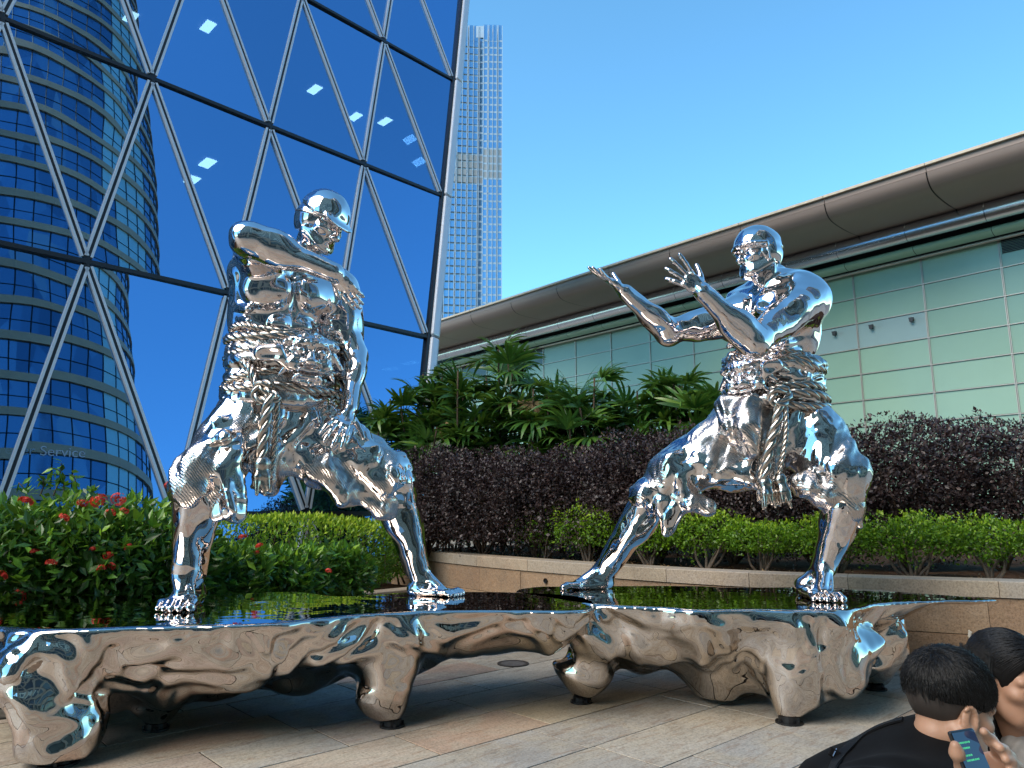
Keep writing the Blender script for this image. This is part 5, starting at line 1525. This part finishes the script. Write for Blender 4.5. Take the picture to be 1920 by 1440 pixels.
def bases():
    g = gz
    legsL = [(at(118, 1262, 5.15), V(*g(110, 1432)[:2], .12), .33, .13),
             (at(300, 1225, 5.85), V(*g(292, 1368)[:2], .11), .33, .10),
             (at(715, 1215, 5.95), V(*g(735, 1362)[:2], .11), .40, .10)]
    make_base('long chrome lava-like base under the left statue, on three stumpy legs', 
        [(-60, 1172), (30, 1177), (125, 1180), (300, 1175), (500, 1170), (600, 1160), (765, 1147), (960, 1146), (1085, 1146), (1122, 1135), (1085, 1117), (967, 1110), (867, 1109), (761, 1110), (644, 1117), (553, 1109), (386, 1114), (120, 1117), (-40, 1124), (-110, 1150)],
        [(0, .62), (120, .62), (250, .58), (400, .54), (550, .54), (700, .56), (800, .50), (900, .38), (1100, .32)],
        legsL, V(-4.6, 4.4, .03), V(1.1, 7.5, .92), 5,
        blobs=[([at(60, 1215, 5.22), at(105, 1320, 5.08), at(95, 1385, 5.0)], [.20, .21, .15], .12), ([at(150, 1350, 5.05), at(135, 1405, 5.0)], [.13, .12], .06), ([at(75, 1400, 5.0), at(100, 1420, 4.95)], [.11, .1], .05)])
    legsR = [(at(1120, 1190, 6.5), V(*g(1090, 1317)[:2], .11), .34, .10),
             (at(1505, 1205, 6.2), V(*g(1480, 1356)[:2], .11), .42, .11),
             (at(1640, 1180, 7.0), V(*at(1640, 1260, 7.0)[:2], .11), .26, .10)]
    make_base('chrome lava-like base under the right statue, tapering to a tip at its right end',
        [(970, 1104), (1010, 1099), (1047, 1099), (1151, 1098), (1300, 1098), (1385, 1101), (1600, 1100), (1700, 1109), (1785, 1115), (1878, 1123), (1850, 1127), (1700, 1129), (1640, 1133), (1595, 1142), (1540, 1145), (1420, 1143), (1310, 1144), (1240, 1139), (1132, 1135), (1040, 1123), (972, 1112)],
        [(1000, .28), (1100, .45), (1200, .55), (1300, .58), (1400, .68), (1500, .72), (1600, .64), (1680, .42), (1720, .30), (1800, .18), (1880, .06)],
        legsR, V(-.1, 5.2, .03), V(5.3, 8.1, .92), 25,
        blobs=[([at(1420, 1220, 6.12), at(1540, 1225, 6.05), at(1590, 1205, 6.15)], [.22, .26, .2], .12), ([at(1560, 1270, 5.98), at(1600, 1280, 6.05)], [.15, .1], .08)])
bases()
# ------------------------------------------------------------------ the two people at the lower right and the phone
def skin_mat():
    s = NT('skin'); v = s.coords('Object'); n1 = s.noise(v, 9, 4); n2 = s.noise(v, 160, 3)
    c = s.ramp(n1.outputs['Fac'], [(.3, (.38, .21, .135)), (.6, (.44, .25, .165)), (.8, (.44, .22, .15))])
    s.l(c, s.b.inputs['Base Color']); s.set(Roughness=.48)
    s.b.inputs['Subsurface Weight'].default_value = .15; s.b.inputs['Subsurface Radius'].default_value = (.010, .004, .002)
    s.l(s.bump(n2.outputs['Fac'], .15, .002), s.b.inputs['Normal']); return s.m
def cloth_mat(name, col, rough=.85):
    s = NT(name); v = s.coords('Object'); s.set(Roughness=rough)
    n1 = s.noise(v, 12, 4); s.l(s.ramp(n1.outputs['Fac'], [(.3, tuple(x * .75 for x in col)), (.7, tuple(x * 1.25 for x in col))]), s.b.inputs['Base Color'])
    w = s.noise(v, 420, 2); n3 = s.noise(v, 16, 3)
    s.l(s.bump(w.outputs['Fac'], .3, .001, s.bump(n3.outputs['Fac'], .2, .008)), s.b.inputs['Normal'])
    s.b.inputs['Sheen Weight'].default_value = .02; s.b.inputs['Specular IOR Level'].default_value = .12; return s.m

def strands(name, roots, flow, L, r, mat, parent, seed, droop=.0, centre=None, shell=None):
    """hair strands: roots (n,3), flow directions (n,3)"""
    rr = np.random.default_rng(seed); n = len(roots); k = 6
    pts = np.zeros((n, k, 3)); p = roots.copy(); d = flow / (np.linalg.norm(flow, axis=1)[:, None] + 1e-9)
    LL = L * rr.uniform(.7, 1.2, n) if np.isscalar(L) else L
    for i in range(k):
        pts[:, i] = p; p = p + d * (LL / (k - 1))[:, None]
        if shell is not None: p = shell(p, i / (k - 1))
        d = d + V(0, 0, -droop) + rr.normal(size=(n, 3)) * .05; d /= np.linalg.norm(d, axis=1)[:, None]
    tan = np.gradient(pts, axis=1); tan /= np.linalg.norm(tan, axis=2)[..., None] + 1e-9
    u = np.cross(tan, V(.31, .22, .92)); u /= np.linalg.norm(u, axis=2)[..., None] + 1e-9; w = np.cross(tan, u)
    rad = r * np.array([.9, 1, 1, .9, .7, .2])[None, :, None]
    vs = np.stack([pts + (u * math.cos(a) + w * math.sin(a)) * rad for a in (0, 2.094, 4.189)], 2).reshape(-1, 3)
    b = (np.arange(n) * k * 3)[:, None, None, None]; i = np.arange(k - 1)[None, :, None, None] * 3; j = np.arange(3)[None, None, :, None]
    q = np.concatenate([b + i + j, b + i + (j + 1) % 3, b + i + 3 + (j + 1) % 3, b + i + 3 + j], -1).reshape(-1, 4)
    o = obj(name, mesh_np(name, vs, q, True), mat, parent); o['kind'] = 'stuff'; return o

def people():
    M['skin'] = skin_mat(); M['black_cloth'] = cloth_mat('black_cloth', (.0045, .0045, .005)); M['grey_cloth'] = cloth_mat('grey_cloth', (.30, .29, .28)); M['strap'] = cloth_mat('strap_webbing', (.006, .006, .007), .6)
    s = NT('black_hair'); s.set(Base_Color=(.007, .0065, .0065, 1), Roughness=.42); M['hair'] = s.m
    s = NT('hair_mass'); s.set(Base_Color=(.006, .0055, .0055, 1), Roughness=.7); s.b.inputs['Specular IOR Level'].default_value = .15; M['hair_mass'] = s.m
    s = NT('stubble_hair'); s.set(Base_Color=(.03, .022, .018, 1), Roughness=.6); M['stubble'] = s.m
    # ---------------- man
    hc = at(1783, 1326, 2.00); Rh = frame(V(.93, .14, -.30), V(.27, .06, .95)); SH = .98
    root = empty('person', 'person with short black hair in a black shirt leaning forward, holding a phone', 'person', None, (at(1640, 1500, 2.00)[0], 2.0, .0)); inv = np.array(root.location)
    fin = lambda o: (setattr(o, 'location', Vector(-inv)), o)[1]
    def HP(x, y, z): return hc + (np.array([x, y, z]) * SH) @ Rh
    neck = at(1738, 1418, 2.05)
    F = Field(hc - V(.22, .2, .26), hc + V(.2, .2, .2), .0026)
    head(F, hc, Rh, SH, neck)
    for sd in (-1, 1):                                       # better ears: helix and lobe
        ring = [HP(sd * (.083 + .004 * math.sin(a)), -.012 + .019 * math.cos(a) - .006 * math.sin(a), -.016 + .031 * math.sin(a)) for a in np.linspace(-2.6, 2.4, 12)]
        for i in range(11): F.cap(ring[i], ring[i + 1], .0048, .0048, .004)
        F.ell(HP(sd * .082, -.004, -.044), (.007, .009, .010), None, .006)
    F.cap(neck, at(1700, 1480, 2.05), .066, .095, .04)
    body = fin(F.build('body', M['skin'], root, 2))
    # hair: clipped sides and a longer top
    G = Field(hc - .19, hc + .19, .0028)
    G.ell(HP(0, -.018, .038), np.array([.084, .107, .104]) * SH, Rh, 0)
    G.plane(HP(0, 0, -.042), -Rh[2], .004)
    G.ell(HP(0, .12, -.045), np.array([.12, .085, .08]) * SH, Rh, .008, True)
    for sd in (-1, 1): G.ell(HP(sd * .085, -.008, -.025), np.array([.03, .03, .04]) * SH, Rh, .006, True)
    w = waves(301, .012, aniso=(1, 1, 1), warp=.02)
    sides = fin(G.build('hair_sides', M['stubble'], root, 1))
    G = Field(hc - .19, hc + .19, .0028)
    G.ell(HP(0, -.016, .052), np.array([.090, .112, .100]) * SH, Rh, 0)
    G.plane(HP(0, -.1, -.004), -(Rh[2] - Rh[1] * .12), .012)
    G.ell(HP(0, .115, -.035), np.array([.11, .07, .075]) * SH, Rh, .01, True)
    G.displace(lambda p: .0025 * waves(302, .05, warp=.02)(p) + .0012 * waves(303, .014, warp=.01)(p))
    top = fin(G.build('hair', M['hair_mass'], root, 1))
    rr = np.random.default_rng(61); n = 5200
    a = rr.uniform(0, 6.283, n); z = rr.uniform(-.12, 1, n) ; r_ = np.sqrt(np.clip(1 - z * z, 0, 1))
    loc = np.stack([r_ * np.cos(a), r_ * np.sin(a), z], -1) * np.array([.089, .111, .099]) + np.array([0, -.016, .052])
    ok = ~((loc[:, 1] > .055) & (loc[:, 2] < .03)); loc = loc[ok]; n = len(loc)
    crown = np.array([.01, -.065, .14]); fl = loc - crown; fl[:, 1] += .02; fl += rr.normal(size=fl.shape) * .02
    cen = np.array([0, -.016, .052]); axs = np.array([.091, .113, .101])
    def shell(p, t):
        q = (p - hc) @ Rh.T / SH - cen; k = np.sqrt(((q / axs) ** 2).sum(1)); f = np.maximum(1.0 + .012 * rr.uniform(size=len(q)), np.minimum(k, 1.03 + .11 * t * rr.uniform(size=len(q)) ** 2)) / k
        return hc + ((q * f[:, None] + cen) * SH) @ Rh
    strands('hair_strands', hc + (loc * SH) @ Rh, fl @ Rh, .055, .0006, M['hair'], top, 62, .05, shell=shell)
    # shirt
    T = Field(at(1500, 1470, 2.0) - V(.14, .42, .40), at(1800, 1330, 2.0) + V(.16, .42, .08), .005)
    T.cap(at(1738, 1428, 2.06), at(1612, 1545, 2.05), .118, .185, .05)
    T.cap(at(1790, 1470, 1.97), at(1640, 1540, 1.86), .105, .125, .08)
    T.cap(at(1790, 1470, 2.26), at(1640, 1540, 2.28), .105, .125, .08)
    ring = [at(1735, 1408, 2.055) + (np.array([.062 * math.cos(q), .062 * math.sin(q), 0])) @ frame(V(1, .1, .55), V(-.62, 0, .78)) for q in np.linspace(0, 6.28, 15)]
    for i in range(14): T.cap(ring[i], ring[i + 1], .013, .013, .012)
    T.cap(at(1742, 1392, 2.055), at(1738, 1420, 2.055), .05, .05, .006, True)
    T.displace(lambda p: .005 * waves(311, .16, aniso=(1, 1, .6), warp=.06)(p))
    sh = fin(T.build('shirt', M['black_cloth'], root, 2))
    # strap lying on the shirt: sample points on the shirt surface along the view lines
    def shirt_hit(px, py):
        for Y in np.arange(1.55, 2.5, .004):
            p = at(px, py, Y); i = np.round((p - T.lo) / T.h).astype(int)
            if np.all(i >= 1) and np.all(i < T.n - 1) and T.D[tuple(i)] < 0:
                x, y, z = i; g = np.array([T.D[x + 1, y, z] - T.D[x - 1, y, z], T.D[x, y + 1, z] - T.D[x, y - 1, z], T.D[x, y, z + 1] - T.D[x, y, z - 1]], float)
                return p, nrm(g)
        return at(px, py, 2.0), V(0, -.7, .7)
    def on_shirt(px, py, lift=.003):
        p, g = shirt_hit(px, py); return p + g * (lift + .003)
    hits = [shirt_hit(x, y) for x, y in ((1694, 1350), (1672, 1356), (1645, 1366), (1616, 1383), (1590, 1404), (1572, 1425), (1561, 1448), (1556, 1480))]
    st = smooth_path([p + g * .004 for p, g in hits], 40); gn = smooth_path([g for p, g in hits], 40)
    m = MB(); tn = np.gradient(st, axis=0); vs = []
    for p, t, g in zip(st, tn, gn):
        g = nrm(g); sd = nrm(np.cross(nrm(t), g))
        for q in (-.012, .012): vs += [p + sd * q - g * .003, p + sd * q + g * .002]
    nn = len(st); qd = []
    for i in range(nn - 1):
        b, c = i * 4, i * 4 + 4
        qd += [[b, b + 2, c + 2, c], [b + 1, c + 1, c + 3, b + 3], [b, c, c + 1, b + 1], [b + 2, b + 3, c + 3, c + 2]]
    m.add(vs, qd); strap = fin(m.build('strap', M['strap'], root))
    bp = on_shirt(1568, 1420, .006); m = MB(); m.box(bp, (.016, .004, .011), frame(V(.2, -.8, .55), V(.5, .35, .75))); bevel(fin(m.build('buckle', M['strap'], root)), .002, 2)
    m = MB(); m.tube([on_shirt(1572, 1414, .011), on_shirt(1566, 1428, .011)], .0016, 5); fin(m.build('buckle_bar', M['gutter'], root))
    # hand round the phone
    H_ = Field(at(1790, 1480, 1.43) - V(.05, .09, .06), at(1900, 1360, 1.43) + V(.05, .09, .03), .002)
    pal = at(1862, 1458, 1.475); 
    H_.ell(pal, (.040, .016, .046), frame(V(.25, -.95, 0), V(-.35, 0, 1)), .01)
    H_.cap(pal, at(1890, 1530, 1.50), .027, .027, .02)
    for ch, r in (([(1835, 1480, 1.462), (1806, 1440, 1.425), (1794, 1412, 1.405), (1791, 1398, 1.402)], (.016, .0125, .011, .0085)),
                  ([(1880, 1430, 1.472), (1871, 1404, 1.462), (1858, 1388, 1.437), (1845, 1372, 1.422)], (.012, .0105, .0095, .0075)),
                  ([(1896, 1445, 1.472), (1892, 1420, 1.460), (1882, 1408, 1.432), (1875, 1402, 1.420)], (.012, .0105, .0095, .008)),
                  ([(1905, 1462, 1.472), (1905, 1440, 1.458), (1894, 1428, 1.430), (1886, 1424, 1.418)], (.0115, .010, .009, .0075)),
                  ([(1910, 1480, 1.470), (1912, 1462, 1.455), (1902, 1450, 1.430), (1894, 1446, 1.418)], (.010, .009, .008, .007))):
        pts = [at(*c) for c in ch]; H_.cap(pal, pts[0], .014, r[0], .02); H_.chain(pts, r, .008)
    hd = fin(H_.build('hand', M['skin'], root, 2))
    # nails
    m = MB()
    for (px, py, Y, up) in ((1791, 1400, 1.393, (.1, 0, 1)), (1846, 1373, 1.414, (-.6, 0, 1)),):
        m.box(at(px, py, Y), (.0045, .0012, .006), frame(V(0, -1, .1), V(*up)))
    fin(m.build('nails', M['nail'], hd))
    # forearm and sleeve
    A = Field(at(1850, 1600, 1.5) - V(.12, .12, .12), at(1930, 1470, 1.5) + V(.12, .12, .06), .005)
    A.cap(at(1890, 1520, 1.50), at(1860, 1620, 1.56), .04, .055, .01); A.displace(lambda p: .003 * waves(333, .05, warp=.03)(p))
    fin(A.build('sleeve', M['black_cloth'], root, 1))
    # phone
    c = at(1832, 1408, 1.432); px_ = nrm(at(1825, 1364, 1.44) - at(1781, 1371, 1.415)); py_ = nrm(at(1870, 1440, 1.425) - at(1802, 1367, 1.43)); nz = nrm(np.cross(px_, py_)); nz = nz if nz[1] < 0 else -nz; py_ = nrm(py_ - px_ * np.dot(px_, py_)); nz = np.cross(px_, py_); nz = nz if nz[1] < 0 else -nz
    tl = at(1780, 1371, 1.414); Wp, Lp = .066, .145
    pr = empty('phone', 'black smartphone with green text on its screen, held beside the man\'s ear', 'phone', None, tl)
    ax = np.array([px_, py_, nz])
    m = MB(); m.box((px_ * Wp + py_ * Lp) / 2 - nz * .004, (Wp / 2, Lp / 2, .004), ax); bevel(m.build('case', M['phone_case'], pr), .006, 3, 60)
    m = MB(); o_ = nz * .0006
    m.add([px_ * .003 + py_ * .004 + o_, px_ * (Wp - .003) + py_ * .004 + o_, px_ * (Wp - .003) + py_ * (Lp - .004) + o_, px_ * .003 + py_ * (Lp - .004) + o_], [[0, 1, 2, 3]])
    scr = m.build('screen', M['phone_screen'], pr)
    m = MB(); o_ = nz * .0010; r2 = np.random.default_rng(5)
    for k, (u0, u1, v_) in enumerate(((.010, .040, .020), (.010, .034, .029), (.014, .030, .041), (.012, .046, .049), (.010, .036, .100), (.010, .028, .109), (.016, .044, .120))):
        x = u0
        while x < u1:
            wv_ = r2.uniform(.0012, .0035); m.add([px_ * x + py_ * v_ + o_, px_ * (x + wv_) + py_ * v_ + o_, px_ * (x + wv_) + py_ * (v_ + .0030) + o_, px_ * x + py_ * (v_ + .0030) + o_], [[0, 1, 2, 3]]); x += wv_ + .0008
    m.build('screen_text', M['screen_green'], scr, kind='stuff')
    # ---------------- woman
    hc = at(1893, 1272, 2.35); Rh = frame(V(.36, -.88, -.30), V(.12, -.24, .95)); SH = .97
    root = empty('person', 'person with long dark hair in a black jacket over a grey top, looking down', 'person', None, (at(1930, 1500, 2.35)[0], 2.15, .0)); inv = np.array(root.location)
    neck = at(1903, 1368, 2.40)
    F = Field(hc - V(.22, .2, .28), hc + V(.2, .2, .2), .0026)
    head(F, hc, Rh, SH, neck); F.cap(neck, at(1900, 1440, 2.42), .052, .07, .03)
    fin(F.build('body', M['skin'], root, 2))
    G = Field(hc - V(.2, .2, .42), hc + V(.2, .22, .2), .003)
    G.ell(HP(0, -.022, .038), np.array([.090, .112, .108]) * SH, Rh, 0)
    G.ell(HP(0, .104, -.026), np.array([.090, .086, .122]) * SH, Rh, .010, True)
    G.chain([HP(.055, -.06, .02), HP(.075, -.06, -.10), at(1868, 1400, 2.42), at(1866, 1450, 2.40)], [.05, .045, .040, .042], .05); G.cap(HP(-.03, -.09, .0), at(1905, 1440, 2.52), .05, .05, .05)
    G.chain([HP(.080, -.045, .02), HP(.090, -.045, -.06), at(1858, 1385, 2.36)], [.022, .024, .024], .02)
    for q in (1, -1): G.ell(HP(q * .085, -.004, -.018), (.03, .026, .036), Rh, .006, True)
    G.displace(lambda p: .0012 * waves(402, .02, aniso=(1, 1, .1), warp=.008)(p))
    hr = fin(G.build('hair', M['hair_mass'], root, 1))
    n = 2600; a = rr.uniform(0, 6.283, n); z = rr.uniform(-.3, 1, n); r_ = np.sqrt(np.clip(1 - z * z, 0, 1))
    loc = np.stack([r_ * np.cos(a), r_ * np.sin(a), z], -1) * np.array([.090, .112, .108]) + np.array([0, -.022, .038])
    ok = ~((loc[:, 1] > .015) & (loc[:, 2] < .100)) & ~((np.abs(loc[:, 0]) > .06) & (loc[:, 1] > -.04) & (loc[:, 2] < .01)); loc = loc[ok]
    fl = np.stack([np.sign(loc[:, 0]) * .5, -1.1 + 0 * loc[:, 0], -.8 + 0 * loc[:, 0]], -1) + rr.normal(size=loc.shape) * .08
    cen2 = np.array([0, -.022, .038]); axs2 = np.array([.092, .114, .110]); hc2, Rh2 = hc.copy(), Rh.copy()
    def shell2(p, t):
        q = (p - hc2) @ Rh2.T / SH - cen2; k = np.sqrt(((q / axs2) ** 2).sum(1)); f = np.where(q[:, 2] > -.05, np.clip(k, 1.01, 1.035), np.maximum(1.01, k)) / k
        return hc2 + ((q * f[:, None] + cen2) * SH) @ Rh2
    so = strands('hair_strands', hc + (loc * SH) @ Rh, fl @ Rh, .12, .0006, M['hair'], hr, 63, .12, shell=shell2)
    # long side hair hanging in front of the shoulder
    n = 1500; u0 = rr.uniform(0, 1, n); u1 = rr.uniform(0, 1, n)
    r0 = np.array([HP(.094 - .012 * a_, -.115 + .115 * b_, .075 - .06 * a_) for a_, b_ in zip(u0, u1)])
    e0 = np.array([at(1852 + 26 * b_, 1430 + 40 * a_, 2.30 + .10 * a_) for a_, b_ in zip(rr.uniform(0, 1, n), u1 * .8 + rr.uniform(0, .2, n))])
    LL = np.linalg.norm(e0 - r0, axis=1)
    strands('hair_strands', r0, (e0 - r0) + (Rh[0] * .06 + V(0, 0, -.02)), LL, .0008, M['hair'], hr, 64, .06)
    # brows and lashes
    m = MB()
    for q in (-1, 1):
        m.tube([HP(q * .014, .104, .022), HP(q * .034, .098, .028), HP(q * .056, .080, .022)], .0034, 5)
        m.tube([HP(q * .018, .0955, -.003), HP(q * .033, .0945, -.008), HP(q * .048, .085, -.004)], .0024, 5)
    fin(m.build('brows', M['hair'], root, True))
    m = MB(); m.tube([HP(-.02, .101, -.072), HP(0, .105, -.0725), HP(.02, .101, -.072)], .004, 6); fin(m.build('lips', M['lip'], root, True))
    T = Field(at(1880, 1500, 2.35) - V(.25, .3, .25), at(1930, 1340, 2.35) + V(.3, .3, .05), .006)
    T.cap(at(1862, 1440, 2.46), at(1862, 1560, 2.4), .10, .14, .05); T.cap(at(1990, 1440, 2.44), at(2000, 1560, 2.4), .10, .14, .05); T.cap(at(1862, 1440, 2.48), at(1990, 1440, 2.48), .08, .08, .06)
    T.displace(lambda p: .004 * waves(421, .08, warp=.04)(p))
    fin(T.build('jacket', M['black_cloth'], root, 2))
    T = Field(at(1900, 1500, 2.3) - V(.2, .25, .25), at(1930, 1350, 2.3) + V(.25, .25, .05), .006)
    T.cap(at(1918, 1425, 2.37), at(1925, 1560, 2.32), .085, .12, .03); T.displace(lambda p: .005 * waves(431, .06, aniso=(1, 1, .4), warp=.05)(p))
    fin(T.build('top', M['grey_cloth'], root, 2))
M['nail'] = plain('nail', (.62, .40, .34), .3); M['lip'] = plain('lip', (.42, .16, .14), .4)
M['phone_case'] = plain('phone_case', (.008, .008, .010), .3)
M['screen_green'] = emis('screen_green', (.06, .45, .20), .35)
s_ = NT('phone_screen'); s_.set(Base_Color=(.006, .007, .010, 1), Roughness=.04); s_.b.inputs['Emission Color'].default_value = (.05, .12, .30, 1); s_.b.inputs['Emission Strength'].default_value = .12; M['phone_screen'] = s_.m
people()
